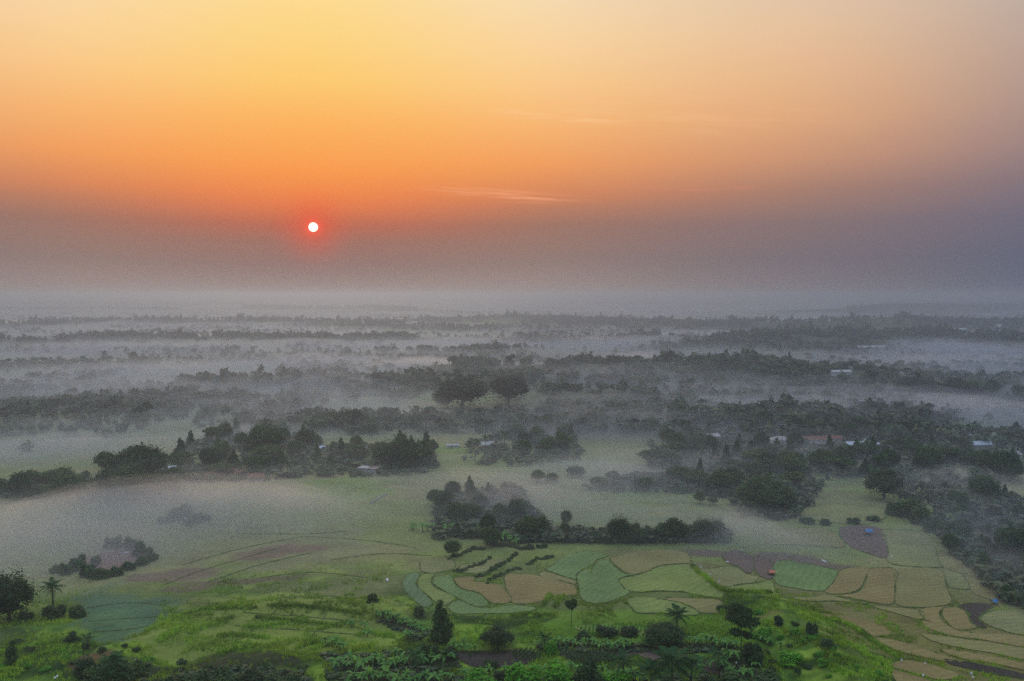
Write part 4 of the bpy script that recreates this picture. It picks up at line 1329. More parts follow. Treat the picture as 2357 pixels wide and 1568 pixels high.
for (px, py, w, h) in [(1610, 1160, 24, 26), (1640, 1162, 22, 18), (1302, 1212, 22, 34), (1500, 1062, 26, 22), (1530, 1062, 26, 20), (1240, 1110, 30, 26), (1270, 1112, 30, 22), (1410, 1110, 34, 24), (1380, 1125, 40, 24), (1560, 1110, 50, 34), (1600, 1120, 50, 34), (1480, 1130, 40, 28)]:
    tree(px, py, w, h, 'round', 'clear', 'small tree', Md)
T_POLY = [(1480, 1050), (1560, 1015), (1640, 1030), (1760, 1030), (1900, 1035), (2000, 1045), (2060, 1040), (2140, 1045), (2240, 1085), (2100, 1090), (2020, 1098), (1900, 1105), (1830, 1118), (1830, 1160), (1780, 1185), (1700, 1170), (1600, 1105), (1500, 1080)]
fill(T_POLY, 64, 9.5, (9, 14), (8, 12), ['round', 'round', 'round', 'pointed', 'umbrella'], 't', {'round': 'rounded tree', 'pointed': 'pointed tree', 'umbrella': 'flat topped tree'}, (D_, D_, Md))
tree(1755, 1180, 110, 84, 'dome', 'one', 'large dark domed tree at the near corner of the blue misty wood', D_, 1)
tree(2035, 1150, 70, 70, 'dome', 'one', 'dark domed tree beside the palms right of the olive clearing', D_, 0)
for (px, py, w, h) in [(2090, 1190, 60, 42), (2120, 1205, 50, 36), (2060, 1185, 40, 30), (2150, 1225, 40, 30), (1860, 1205, 30, 16), (1900, 1208, 26, 14), (1965, 1205, 30, 14), (2010, 1200, 26, 14)]:
    tree(px, py, w, h, 'shrub', 'edge_t', 'dark shrub', random.choice((D_, Md)))
fill([(1700, 1005), (1760, 985), (1860, 985), (1990, 980), (2130, 985), (2150, 1010), (2000, 1015), (1800, 1008)], 24, 9, (8, 12), (8, 13), ['round', 'pointed', 'umbrella'], 'v', {'round': 'rounded tree', 'pointed': 'pointed tree', 'umbrella': 'flat topped tree'}, (D_, Md))
fill([(2160, 1060), (2200, 1035), (2357, 1075), (2380, 1110), (2250, 1100)], 16, 7, (7, 11), (7, 10), ['round', 'pointed'], 'w', {'round': 'rounded tree', 'pointed': 'pointed tree'}, (D_, Md))
fill([(2150, 1215), (2200, 1150), (2290, 1140), (2380, 1150), (2400, 1420), (2310, 1390), (2250, 1320), (2190, 1285)], 40, 5.5, (5, 8.5), (5, 8), ['round', 'shrub', 'pointed'], 'u', {'round': 'rounded tree', 'pointed': 'pointed tree', 'shrub': 'shrub'}, (D_, Md))
tree(2342, 1290, 80, 70, 'dome', 'one', 'big dark domed tree at the right frame edge in blue mist', D_, 0)
tree(2300, 1105, 80, 62, 'dome', 'one', 'dark domed tree below the right hand houses', D_, 1)
tree(2262, 1150, 56, 46, 'round', 'one', 'dark tree by the far palm on the right slope', D_, 2)

# ------------------------------------------------------------------ palms
def frond_mesh(L=3.4, seed=0, n=15):
    g = random.Random(seed)
    V = []; Fc = []
    pts = []
    for i in range(n + 1):
        t = i / n
        pts.append(Vector((L * t * (1 - 0.18 * t * t), 0, L * (0.28 * t - 0.62 * t * t))))
    for i in range(n):
        a, b = pts[i], pts[i + 1]; w = 0.035 * (1 - i / n) + 0.01
        k = len(V); V += [(a.x, -w, a.z), (a.x, w, a.z), (b.x, w, b.z), (b.x, -w, b.z)]; Fc.append((k, k + 1, k + 2, k + 3))
        if i > 1:
            t = i / n
            ll = 0.85 * math.sin(math.pi * min(0.97, 0.18 + 0.8 * t)) ** 0.8 * g.uniform(0.85, 1.1)
            for s in (-1, 1):
                k = len(V)
                V += [(a.x, 0, a.z), (a.x + 0.16, 0, a.z + 0.01), (a.x + ll * 0.55, s * ll * 0.80, a.z - ll * 0.34), (a.x + ll * 0.42, s * ll * 0.84, a.z - ll * 0.36)]
                Fc.append((k, k + 1, k + 2, k + 3))
    me = bpy.data.meshes.new('frond'); me.from_pydata([tuple(v) for v in V], [], Fc); me.materials.append(MAT['palm'])
    return me

FROND = [frond_mesh(3.4, s) for s in range(3)]
PTRUNK = {}
def palm(px, py, hpx, wpx, belt, desc, near=False, fronds=None, lean=0.06):
    p = at(px, py)
    d = math.sqrt(p[0] ** 2 + p[1] ** 2 + (CAM_H - p[2]) ** 2)
    h = hpx * d / F; w = wpx * d / F
    s = w / 6.0
    trunk_h = max(0.6, h - 0.9 * s)
    root = empty('palm_tree', (p[0], p[1], p[2]), random.uniform(0, 6.28))
    lx = random.uniform(-lean, lean) * trunk_h
    mb = MB().tube([(0, 0, -0.3), (lx * 0.2, 0, trunk_h * 0.35), (lx * 0.6, 0, trunk_h * 0.7), (lx, 0, trunk_h)], [0.24 * s + 0.05, 0.16 * s + 0.03, 0.14 * s + 0.03, 0.13 * s + 0.02], 7)
    mb.obj('trunk', MAT['bark'], root, True)
    n = fronds or (18 if near else 13)
    for i in range(n):
        a = i * 2.39996 + random.uniform(-.2, .2)
        ring = i / n
        tilt = rad(-62 + 92 * ring + random.uniform(-8, 8))
        o = link('frond', FROND[i % 3], root)
        o.location = (lx, 0, trunk_h)
        o.rotation_euler = (0, tilt, a)
        o.scale = (s,) * 3
    reg(root, belt, desc, 'palm', p)
    return root

palm(122, 1396, 44, 48, 'one', 'lone coconut palm standing beside the left edge tree', True)
palm(1557, 1462, 52, 58, 'one', 'oil palm above the dark dome shaped tree in the foreground', True, 24)
palm(1545, 1592, 74, 100, 'one', 'big bushy fan of a palm at the bottom edge right of centre', True, 26)
palm(1500, 1596, 58, 70, 'one', 'palm at the bottom edge left of the big bushy one', True, 20)
palm(262, 1596, 74, 60, 'one', 'small palm growing from the big vine covered shrub at bottom left', True, 16)
palm(1436, 1592, 76, 64, 'one', 'tall palm at the bottom edge between bright shrubs and two bushy palms', True, 18)
palm(1590, 1590, 66, 70, 'one', 'palm at the bottom edge right of the big bushy one', True, 18)
palm(1255, 1500, 36, 40, 'one', 'small palm at the left end of the banana row', True, 14)
palm(1655, 1566, 60, 56, 'one', 'palm just left of the tall feathery tree', True, 16)
palm(960, 1560, 56, 54, 'one', 'palm standing in the banana thicket', True, 16)
palm(203, 1494, 24, 34, 'one', 'tiny palm beside the lower corner of the teal paddy', True, 12)
palm(186, 1330, 30, 26, 'one', 'small palm at the left end of the red soil patch', False)
palm(206, 1340, 26, 24, 'one', 'short palm just below the red soil patch', False)
palm(232, 1160, 40, 34, 'one', 'small palm at the left foot of the dark clump', False)
for (px, py, h, w) in [(1118, 1040, 34, 26), (1098, 1042, 28, 24), (1162, 1038, 42, 28), (1082, 1044, 26, 24)]:
    palm(px, py, h, w, 'palm_q', 'coconut palm')
for (px, py, h, w) in [(2012, 1118, 36, 34), (2030, 1092, 40, 34), (1925, 1085, 30, 24), (1855, 1110, 36, 30), (1800, 1025, 34, 24), (1795, 1080, 24, 22)]:
    palm(px, py, h, w, 'palm_t', 'coconut palm')
for (px, py, h, w) in [(2245, 1122, 34, 36), (2216, 1215, 44, 34), (2250, 1130, 26, 26), (2190, 1270, 30, 28)]:
    palm(px, py, h, w, 'palm_u', 'palm')
for (px, py, h, w) in [(1003, 862, 26, 22), (1018, 860, 20, 18), (975, 862, 18, 16), (962, 862, 18, 16), (1080, 868, 22, 18)]:
    palm(px, py, h, w, 'palm_i', 'coconut palm', fronds=11)
for (px, py, h, w) in [(1553, 838, 24, 22), (1563, 838, 26, 20), (1572, 838, 22, 18), (1620, 800, 24, 16), (1606, 800, 20, 16), (1444, 850, 20, 16)]:
    palm(px, py, h, w, 'palm_h', 'coconut palm', fronds=11)
for (px, py, h, w) in [(1730, 985, 30, 24), (1690, 990, 30, 20), (1712, 985, 26, 20), (1560, 985, 26, 20), (1900, 1000, 36, 24), (1220, 765, 16, 12), (1140, 770, 14, 12), (1130, 772, 14, 12)]:
    palm(px, py, h, w, 'palm_v', 'palm', fronds=11)

# ------------------------------------------------------------------ banana plants
def banana_leaf(L, W_, arch, seed):
    g = random.Random(seed); n = 6
    V = []; Fc = []
    for i in range(n + 1):
        t = i / n
        x = L * t * (1 - 0.25 * arch * t); z = L * (0.55 * t - arch * 0.85 * t * t)
        w = W_ * (math.sin(math.pi * min(1, 0.12 + 0.88 * t)) ** 0.6) * g.uniform(0.85, 1.1) if i < n else 0.03
        if i == 0:
            w = 0.05
        V += [(x, -w, z + w * 0.28), (x, 0, z), (x, w, z + w * 0.28)]
    for i in range(n):
        for k in range(2):
            Fc.append((i * 3 + k, i * 3 + k + 1, i * 3 + k + 4, i * 3 + k + 3))
    me = bpy.data.meshes.new('leaf'); me.from_pydata(V, [], Fc)
    for p in me.polygons:
        p.use_smooth = True
    me.materials.append(MAT['banana'])
    return me

BLEAF = [banana_leaf(2.3, 0.36, a, i) for i, a in enumerate((0.75, 1.0, 1.2))]
BYOUNG = banana_leaf(1.9, 0.22, 0.15, 9); BYOUNG.materials.clear(); BYOUNG.materials.append(MAT['banana_young'])
BSTEM = MB().tube([(0, 0, -0.2), (0, 0, 0.9), (0.03, 0, 1.9)], [0.17, 0.14, 0.09], 7).mesh('stem', MAT['stem'], True)
def banana(px, py, size, belt, nleaf=8):
    p = at(px, py)
    root = empty('banana_plant', p, random.uniform(0, 6.28), size)
    link('stem', BSTEM, root)
    for i in range(nleaf):
        a = i * 2.39996 + random.uniform(-.3, .3)
        o = link('leaf', BLEAF[i % 3], root)
        o.location = (0, 0, 1.75)
        o.rotation_euler = (random.uniform(-.25, .25), rad(-28 + 34 * i / nleaf + random.uniform(-14, 10)), a)
        s = random.uniform(0.75, 1.15); o.scale = (s, s * random.uniform(0.8, 1.2), s)
    if random.random() < 0.5:
        o = link('leaf', BYOUNG, root); o.location = (0, 0, 1.8); o.rotation_euler = (0, rad(-50), random.uniform(0, 6)); o.scale = (0.9,) * 3
    reg(root, belt, 'banana plant', 'banana plant', p)

def banana_line(pts, n, belt, size=(0.85, 1.25), jit=5):
    for i in range(n):
        t = (i + random.uniform(0.1, 0.9)) / n * (len(pts) - 1)
        k = min(int(t), len(pts) - 2); f = t - k
        banana(pts[k][0] + (pts[k + 1][0] - pts[k][0]) * f + random.uniform(-3, 3), pts[k][1] + (pts[k + 1][1] - pts[k][1]) * f + random.uniform(-jit, jit), random.uniform(*size), belt)

banana_line([(1235, 1490), (1330, 1494), (1420, 1496), (1500, 1492)], 22, 'row_a', jit=6)
banana_line([(1575, 1488), (1640, 1490), (1700, 1500)], 9, 'row_b', jit=7)
banana_line([(1660, 1530), (1690, 1520)], 3, 'row_c', (1.1, 1.4))
banana_line([(768, 1545), (840, 1545), (910, 1530), (960, 1535), (1045, 1540)], 22, 'near_a', (0.95, 1.35), jit=14)
banana_line([(800, 1575), (900, 1578), (1040, 1572)], 16, 'near_b', (1.0, 1.4), jit=8)
banana_line([(865, 1418), (905, 1428), (935, 1445), (985, 1462)], 17, 'mid_a', (0.8, 1.1), jit=5)
banana_line([(1395, 1580), (1440, 1572), (1480, 1578)], 7, 'near_c', (1.1, 1.5), jit=8)
banana_line([(740, 1480), (775, 1492), (800, 1500)], 5, 'left_b', (0.9, 1.2))
banana_line([(795, 1448), (838, 1452), (848, 1468)], 3, 'left_c', (0.9, 1.1))
banana_line([(930, 1475), (945, 1475)], 2, 'left_d', (0.9, 1.1))
banana_line([(940, 1222), (1000, 1225), (1060, 1222), (1110, 1226)], 14, 'far_a', (1.0, 1.5), jit=5)
banana_line([(1150, 1245), (1190, 1252)], 6, 'far_b', (1.0, 1.5), jit=6)
banana_line([(1820, 1085), (1905, 1085)], 4, 'far_c', (1.2, 1.8), jit=6)
banana_line([(2140, 1195), (2180, 1205), (2220, 1215)], 6, 'far_d', (1.0, 1.5), jit=5)
banana_line([(1600, 1540), (1640, 1545), (1700, 1555), (1760, 1550)], 9, 'spur_c', (1.0, 1.4), jit=10)
banana_line([(1060, 1560), (1180, 1556), (1300, 1548), (1400, 1552)], 12, 'near_d', (0.9, 1.2), jit=6)
banana_line([(235, 1535), (325, 1535)], 5, 'left_a', (0.8, 1.1), jit=8)
banana_line([(1040, 1490), (1095, 1500)], 5, 'row_d', (0.8, 1.1), jit=8)
banana_line([(1690, 1440), (1740, 1470), (1800, 1500)], 6, 'spur_b', (0.8, 1.1), jit=12)
# ------------------------------------------------------------------ houses and field huts
def house(px, py, w, l, wall, rise, rz, roof, walls, label, cat='house', style='gable', eave=0.6):
    p = at(px, py)
    o = empty('house' if cat == 'house' else cat.replace(' ', '_'), (p[0], p[1], p[2]), rad(rz))
    mb = MB(); t = 0.2
    mb.box((0, -l / 2 + t / 2, wall / 2 - 0.2), (w, t, wall + 0.4)); mb.box((0, l / 2 - t / 2, wall / 2 - 0.2), (w, t, wall + 0.4))
    mb.box((-w / 2 + t / 2, 0, wall / 2 - 0.2), (t, l - 2 * t, wall + 0.4)); mb.box((w / 2 - t / 2, 0, wall / 2 - 0.2), (t, l - 2 * t, wall + 0.4))
    if style == 'gable':
        for s in (-1, 1):
            mb.add([(s * w / 2, -l / 2, wall + 0.201), (s * w / 2, l / 2, wall + 0.201), (s * w / 2, 0, wall + rise), (s * (w / 2 - t), -l / 2, wall + 0.201), (s * (w / 2 - t), l / 2, wall + 0.201), (s * (w / 2 - t), 0, wall + rise)],
                   [(0, 1, 2), (3, 5, 4), (0, 3, 4, 1), (1, 4, 5, 2), (2, 5, 3, 0)])
    mb.obj('wall', MAT[walls], o)
    W2, L2 = w / 2 + eave, l / 2 + eave
    z0 = wall + 0.22 - rise * eave / (l / 2) * 0.5
    if style == 'gable':
        ro = MB()
        for s in (-1, 1):
            ro.add([(-W2, s * L2, z0), (W2, s * L2, z0), (W2, 0, wall + rise + 0.15), (-W2, 0, wall + rise + 0.15),
                    (-W2, s * L2, z0 - 0.1), (W2, s * L2, z0 - 0.1), (W2, 0, wall + rise + 0.05), (-W2, 0, wall + rise + 0.05)],
                   [(0, 1, 2, 3), (7, 6, 5, 4), (0, 4, 5, 1), (1, 5, 6, 2), (3, 2, 6, 7), (0, 3, 7, 4)])
        r = ro.obj('roof', MAT[roof], o)
        rb = MB(); n = max(4, int(w / 1.1))
        for s in (-1, 1):
            for i in range(n + 1):
                x = -W2 + 0.05 + (2 * W2 - 0.1) * i / n
                rb.tube([(x, s * L2, z0 + 0.03), (x, 0.02 * s, wall + rise + 0.18)], [0.05, 0.05], 4)
        rb.tube([(-W2, 0, wall + rise + 0.17), (W2, 0, wall + rise + 0.17)], [0.13, 0.13], 5)
        rb.obj('ridge_cap', MAT[roof], r)
    elif style == 'hip':
        k = max(0.2, W2 - L2 * 0.9)
        MB().add([(-W2, -L2, z0), (W2, -L2, z0), (W2, L2, z0), (-W2, L2, z0), (-k, 0, wall + rise), (k, 0, wall + rise)],
                 [(0, 1, 5, 4), (1, 2, 5), (2, 3, 4, 5), (3, 0, 4), (3, 2, 1, 0)]).obj('roof', MAT[roof], o)
    elif style == 'flat':
        r = MB().box((0, 0, wall + 0.32), (w + 0.5, l + 0.5, 0.2)).obj('roof', MAT[roof], o)
        MB().box((-w * 0.2, -l * 0.12, wall + 0.47), (w * 0.42, l * 0.55, 0.08)).obj('roof_sheet', MAT['metal_white'], r)
        MB().box((w * 0.22, l * 0.1, wall + 0.46), (w * 0.34, l * 0.4, 0.06)).obj('roof_sheet', MAT['tile_roof'], r)
    d = MB().box((-w * 0.12, -l / 2 - 0.03, 1.0), (0.95, 0.08, 2.0)).obj('door', MAT['wood'], o)
    for x in (-w * 0.34, w * 0.14, w * 0.34):
        f = MB().box((x, -l / 2 - 0.025, 1.55), (1.2, 0.07, 1.1)).obj('window', MAT['white_wall'], o)
        MB().box((x, -l / 2 - 0.06, 1.55), (1.0, 0.05, 0.9)).obj('pane', MAT['glass'], f)
    f = MB().box((w / 2 + 0.025, 0, 1.55), (0.07, 1.2, 1.1)).obj('window', MAT['white_wall'], o)
    MB().box((w / 2 + 0.06, 0, 1.55), (0.05, 1.0, 0.9)).obj('pane', MAT['glass'], f)
    tag(o, label, cat)
    return o

house(385, 1090, 9, 7, 2.8, 1.3, 12, 'metal_roof', 'white_wall', 'small house with pale blue metal roof beside the dark tree clump')
house(849, 1091, 11.5, 8, 3.4, 0.4, -12, 'concrete', 'plaster', 'concrete block building with patchy white roof at the meadow edge', style='flat')
house(738, 1040, 5, 4, 2.6, 1.2, 20, 'metal_roof', 'plaster', 'tiny hut with light blue roof half hidden in the tree belt')
house(690, 1050, 7, 5, 2.6, 1.2, -15, 'steel', 'plaster', 'small house with dull grey roof left of the light blue hut')
house(830, 1046, 7, 5, 2.8, 1.4, 10, 'metal_roof', 'plaster', 'small house with blue grey roof behind the patchy roofed building')
house(520, 1098, 18, 8, 2.6, 2.2, -6, 'tile_roof', 'plaster', 'long house with terracotta roof in the tree belt', style='hip')
house(590, 1106, 8, 6, 2.4, 1.6, 8, 'tile_roof', 'plaster', 'smaller terracotta roofed house right of the long one')
house(470, 1106, 7, 6, 2.4, 1.5, 4, 'tile_roof', 'white_wall', 'white walled terracotta roofed house left of the long one')
house(1120, 1032, 8, 6, 2.8, 1.6, 25, 'metal_white', 'white_wall', 'white roofed house beside the coconut palms in the centre')
house(1042, 1031, 8, 3, 1.8, 0.7, 3, 'metal_white', 'white_wall', 'low white shed in the small bright clearing', 'shed')
house(1606, 1016, 8, 5, 2.6, 1.4, -12, 'metal_white', 'white_wall', 'small pale house, leftmost of the misty village')
house(1640, 1013, 8, 6, 2.8, 1.6, 18, 'metal_white', 'plaster', 'pale gabled house second from left in the misty village')
house(1796, 1022, 12, 8, 3, 2.2, -8, 'metal_white', 'white_wall', 'white hip roofed house above the blue misty wood', style='hip')
house(1873, 1020, 15, 7, 2.8, 1.8, 4, 'tile_roof', 'white_wall', 'pinkish roofed long house in the misty village')
house(1918, 1018, 10, 6, 2.8, 1.8, -10, 'tile_roof', 'plaster', 'reddish roofed house right of the long pinkish one')
house(1976, 1032, 17, 7, 2.8, 1.6, 6, 'metal_roof', 'white_wall', 'long house with light blue roof right of the village')
house(2012, 1032, 6, 5, 2.6, 1.2, -14, 'metal_roof', 'white_wall', 'small blue roofed house at the end of the long blue one')
house(2218, 1004, 25, 9, 3.4, 2.0, -4, 'metal_white', 'white_wall', 'long pale roofed hall at the far field edge', 'hall')
house(2254, 1032, 15, 7, 2.8, 1.8, 8, 'metal_roof', 'plaster', 'blue grey roofed house below the long pale hall')
house(2279, 1054, 7, 6, 2.8, 1.4, -12, 'metal_white', 'white_wall', 'white roofed house above the right dark domed tree')
house(2328, 1056, 9, 6, 2.8, 1.6, 14, 'metal_white', 'white_wall', 'white house nearest the right frame edge')
house(2298, 754, 24, 16, 7, 5, 25, 'metal_white', 'white_wall', 'far white gabled building on the dark blue right ridge', 'building')
house(2003, 799, 56, 14, 5, 3, 3, 'metal_white', 'white_wall', 'far long white roof in the mist below the right ridge', 'building')
house(2203, 762, 44, 14, 5, 3, -4, 'metal_white', 'plaster', 'far long pale roof on the right ridge left of the white gable', 'building')
house(604, 762, 60, 16, 5, 3, 2, 'metal_white', 'plaster', 'far long pale roof among trees of the left ridge', 'building')
house(829, 738, 90, 20, 6, 4, -3, 'metal_white', 'plaster', 'faint long roof on the far hazy ridge left of centre', 'building')
house(1830, 870, 10, 7, 3, 2, -3, 'metal_white', 'white_wall', 'small white house on the dark wooded ridge right of centre')
house(1935, 865, 22, 8, 4, 2, 6, 'metal_white', 'white_wall', 'pale roofed house in mist behind the dark ridge trees')

def dome_pavilion(px, py):
    p = at(px, py)
    o = empty('pavilion', p)
    for a in range(4):
        MB().tube([(2.2 * math.cos(a * 1.571 + .78), 2.2 * math.sin(a * 1.571 + .78), 0), (2.2 * math.cos(a * 1.571 + .78), 2.2 * math.sin(a * 1.571 + .78), 3)], [0.15, 0.15], 6).obj('column', MAT['white_wall'], o)
    V = [(0, 0, 5.2)]; Fc = []
    for i in range(1, 6):
        th = i / 5 * 1.57
        for j in range(14):
            V.append((3.2 * math.sin(th) * math.cos(j * .4488), 3.2 * math.sin(th) * math.sin(j * .4488), 3 + 2.2 * math.cos(th)))
    for j in range(14):
        Fc.append((0, 1 + j, 1 + (j + 1) % 14))
        for i in range(4):
            Fc.append((1 + i * 14 + j, 15 + i * 14 + j, 15 + i * 14 + (j + 1) % 14, 1 + i * 14 + (j + 1) % 14))
    MB().add(V, Fc).obj('dome', MAT['metal_white'], o, True)
    tag(o, 'white domed pavilion in front of the long pale hall', 'pavilion')

dome_pavilion(2226, 1012)
def gazebo(px, py):
    p = at(px, py); o = empty('gazebo', p)
    for a in range(4):
        MB().tube([(1.6 * math.cos(a * 1.571 + .78), 1.6 * math.sin(a * 1.571 + .78), 0), (1.6 * math.cos(a * 1.571 + .78), 1.6 * math.sin(a * 1.571 + .78), 3.6)], [0.12, 0.12], 6).obj('post', MAT['white_wall'], o)
    MB().add([(-2, -2, 3.6), (2, -2, 3.6), (2, 2, 3.6), (-2, 2, 3.6), (0, 0, 6)], [(0, 1, 4), (1, 2, 4), (2, 3, 4), (3, 0, 4), (3, 2, 1, 0)]).obj('roof', MAT['orange_roof'] if False else MAT['white_wall'], o)
    tag(o, 'cream gazebo with pointed roof beside the long light blue roofed house', 'gazebo')
gazebo(1991, 1031)

def shelter(px, py, roofm, label, w=3.4, l=2.6, h=2.0, rz=15):
    p = at(px, py); o = empty('field_shelter', p, rad(rz))
    for x in (-1, 1):
        for y in (-1, 1):
            MB().tube([(x * (w / 2 - .2), y * (l / 2 - .2), -.2), (x * (w / 2 - .2), y * (l / 2 - .2), h)], [0.06, 0.06], 6).obj('post', MAT['wood'], o)
    MB().add([(-w / 2, -l / 2, h - .2), (w / 2, -l / 2, h - .2), (w / 2, 0, h + .55), (-w / 2, 0, h + .55), (w / 2, l / 2, h - .2), (-w / 2, l / 2, h - .2),
              (-w / 2, -l / 2, h - .28), (w / 2, -l / 2, h - .28), (w / 2, 0, h + .47), (-w / 2, 0, h + .47), (w / 2, l / 2, h - .28), (-w / 2, l / 2, h - .28)],
             [(0, 1, 2, 3), (3, 2, 4, 5), (9, 8, 7, 6), (11, 10, 8, 9), (0, 6, 7, 1), (4, 10, 11, 5), (1, 7, 8, 2), (2, 8, 10, 4), (0, 3, 9, 6), (3, 5, 11, 9)]).obj('roof', MAT[roofm], o)
    MB().box((0, 0, 0.55), (w * 0.7, l * 0.7, 0.12)).obj('platform', MAT['wood'], o)
    tag(o, label, 'shelter')

shelter(1998, 1232, 'blue_tarp', 'field shelter with bright blue roof on the bare brown plot')
shelter(2288, 1393, 'blue_tarp', 'small blue roofed shelter beside dark ploughed soil near the right slope', 2.0, 1.6, 1.4, 30)
shelter(1776, 1324, 'orange_roof', 'field hut with orange red roof between two paddies', 2.4, 2.0, 1.3, 8)

def flag(px, py, h, label):
    p = at(px, py); o = empty('marker_flag', p, random.uniform(0, 6))
    MB().tube([(0, 0, -.2), (0, 0, h + .15)], [0.03, 0.03], 5).obj('pole', MAT['wood'], o)
    V = []; Fc = []
    for i in range(7):
        z = h * (0.35 + 0.65 * i / 6)
        V += [(-0.26, 0.08 * math.sin(i), z), (0.02, 0.12 * math.cos(i), z), (0.32, 0.08 * math.sin(i + 2), z)]
    for i in range(6):
        for k in range(2):
            Fc.append((i * 3 + k, i * 3 + k + 1, i * 3 + k + 4, i * 3 + k + 3))
    MB().add(V, Fc).obj('cloth', MAT['white_cloth'], o)
    tag(o, label, 'flag', 'white marker flags in the fields')

words = ['farthest', 'second farthest', 'middle', 'second nearest', 'nearest']
for i, (zx, zy) in enumerate([(1588, 565), (1635, 600), (1708, 668), (1795, 722), (1907, 783)]):
    flag(*R(3, zx, zy), 1.6, f'white marker flag on a pole, {words[i]} of five along the brown field edge')
for (zx, zy), lb in zip([(1155, 1405), (1360, 1432), (1340, 1545), (1757, 1528), (1772, 1562)],
                        ['leftmost of the bottom right fields', 'second from left by the dark soil', 'lowest left by the bottom edge', 'upper of the right pair', 'lower of the right pair']):
    flag(*R(4, zx, zy), 1.25, f'white cloth flag on a stick, {lb}')

def sack_heap(px, py, n, s, label):
    p = at(px, py); o = empty('sack_heap', p, random.uniform(0, 6)); g = np.random.default_rng(n + int(px))
    for i in range(n):
        V, T = blob((s * 1.1 * (i - (n - 1) / 2), g.uniform(-.2, .2) * s, 0.28 * s), (0.65 * s, 0.4 * s, 0.35 * s), g, 1, 0.1)
        link('sack', mesh_np('sack', V, T, MAT['white_cloth'], smooth=True), o)
    tag(o, label, 'sacks')
sack_heap(*R(2, 1137, 700), 2, 1.1, 'white sacks lying on the olive field left of the terraces')
sack_heap(*R(4, 485, 535), 3, 0.9, 'white sacks on the mauve bare soil above the green paddy')
sack_heap(*R(4, 1070, 497), 1, 0.8, 'single white sack at the corner of the olive paddy')
sack_heap(*R(3, 1865, 545), 1, 1.0, 'white sack beside the small ploughed plot')
sack_heap(*R(3, 1985, 437), 1, 0.9, 'white sack on the far edge of the ploughed plot')
sack_heap(*R(1, 1600, 165), 3, 1.3, 'white bundles showing under the misty shrubs on the left meadow')
sack_heap(*R(1, 1095, 463), 2, 1.0, 'white sheets lying on the red soil patch')
sack_heap(*R(1, 485, 1540), 2, 0.8, 'white litter among mounds at the bottom left')
sack_heap(*R(3, 1942, 1415), 1, 0.7, 'white sack by the foot of the tall feathery tree')
sack_heap(*R(4, 860, 312), 2, 0.5, 'pale bags on the ground beside the blue roofed shelter')

def wall_piece(a, b, h, w, label):
    G = at_many([a, ((a[0] + b[0]) / 2 - 3, (a[1] + b[1]) / 2), b]); mb = MB()
    V = []; Fc = []
    W3 = resample([(q[0], q[1]) for q in G], 2.0)
    V2, F2 = [], []
    for i, p in enumerate(W3):
        A = W3[max(i - 1, 0)]; B = W3[min(i + 1, len(W3) - 1)]
        t = Vector((B[0] - A[0], B[1] - A[1])).normalized()
        for s, z in ((-1, -.4), (-1, h), (1, h), (1, -.4)):
            V2.append((p[0] - t.y * s * w / 2, p[1] + t.x * s * w / 2, p[2] + z))
    for i in range(len(W3) - 1):
        for k in range(4):
            F2.append((i * 4 + k, i * 4 + (k + 1) % 4, i * 4 + 4 + (k + 1) % 4, i * 4 + 4 + k))
    n = len(W3) - 1
    F2 += [(3, 2, 1, 0), (n * 4, n * 4 + 1, n * 4 + 2, n * 4 + 3)]
    o = mb.add(V2, F2).obj('garden_wall', MAT['concrete'])
    tag(o, label, 'wall')
wall_piece(M(2, 1055, 1190), M(2, 1215, 1100), 0.9, 0.5, 'low pale concrete wall crossing the meadow below the patchy roofed building')

def mast(px, py, top_py, label, w=5.0):
    p = at(px, py); d = math.hypot(p[0], p[1])
    h = CAM_H + (HORIZON - top_py) * d / F - p[2]
    o = empty('transmission_mast', p)
    for sx in (-1, 1):
        for sy in (-1, 1):
            MB().tube([(sx * w / 2, sy * w / 2, -1), (sx * 0.5, sy * 0.5, h)], [0.5, 0.35], 4).obj('leg', MAT['steel'], o)
    b = MB(); n = 9
    for i in range(n):
        k0, k1 = 1 - i / n, 1 - (i + 1) / n
        a0, a1 = 0.5 + (w / 2 - .5) * k0, 0.5 + (w / 2 - .5) * k1; z0, z1 = h * i / n, h * (i + 1) / n
        for s in (-1, 1):
            b.tube([(-a0, s * a0, z0), (a1, s * a1, z1)], [0.22, 0.22], 3); b.tube([(a0, s * a0, z0), (-a1, s * a1, z1)], [0.22, 0.22], 3)
    b.obj('bracing', MAT['steel'], o)
    for z in (0.8, 0.9, 0.98):
        MB().box((0, 0, h * z), (w * 2.2 * (1.3 - z * 0.5), 0.5, 0.5)).obj('cross_arm', MAT['steel'], o)
    tag(o, label, 'mast')
for (x, yb, yt, lb) in [(2142, 697, 673, 'leftmost of the four faint masts on the far right skyline'), (2153, 697, 674, 'second from left of the four faint masts on the right skyline'),
                        (2252, 697, 674, 'third from left of the four faint masts on the right skyline'), (2265, 697, 673, 'rightmost of the four faint masts on the far right skyline')]:
    mast(x, yb, yt, lb, 6)
mast(738, 712, 697, 'small faint mast on the far hazy ridge left of centre', 4)

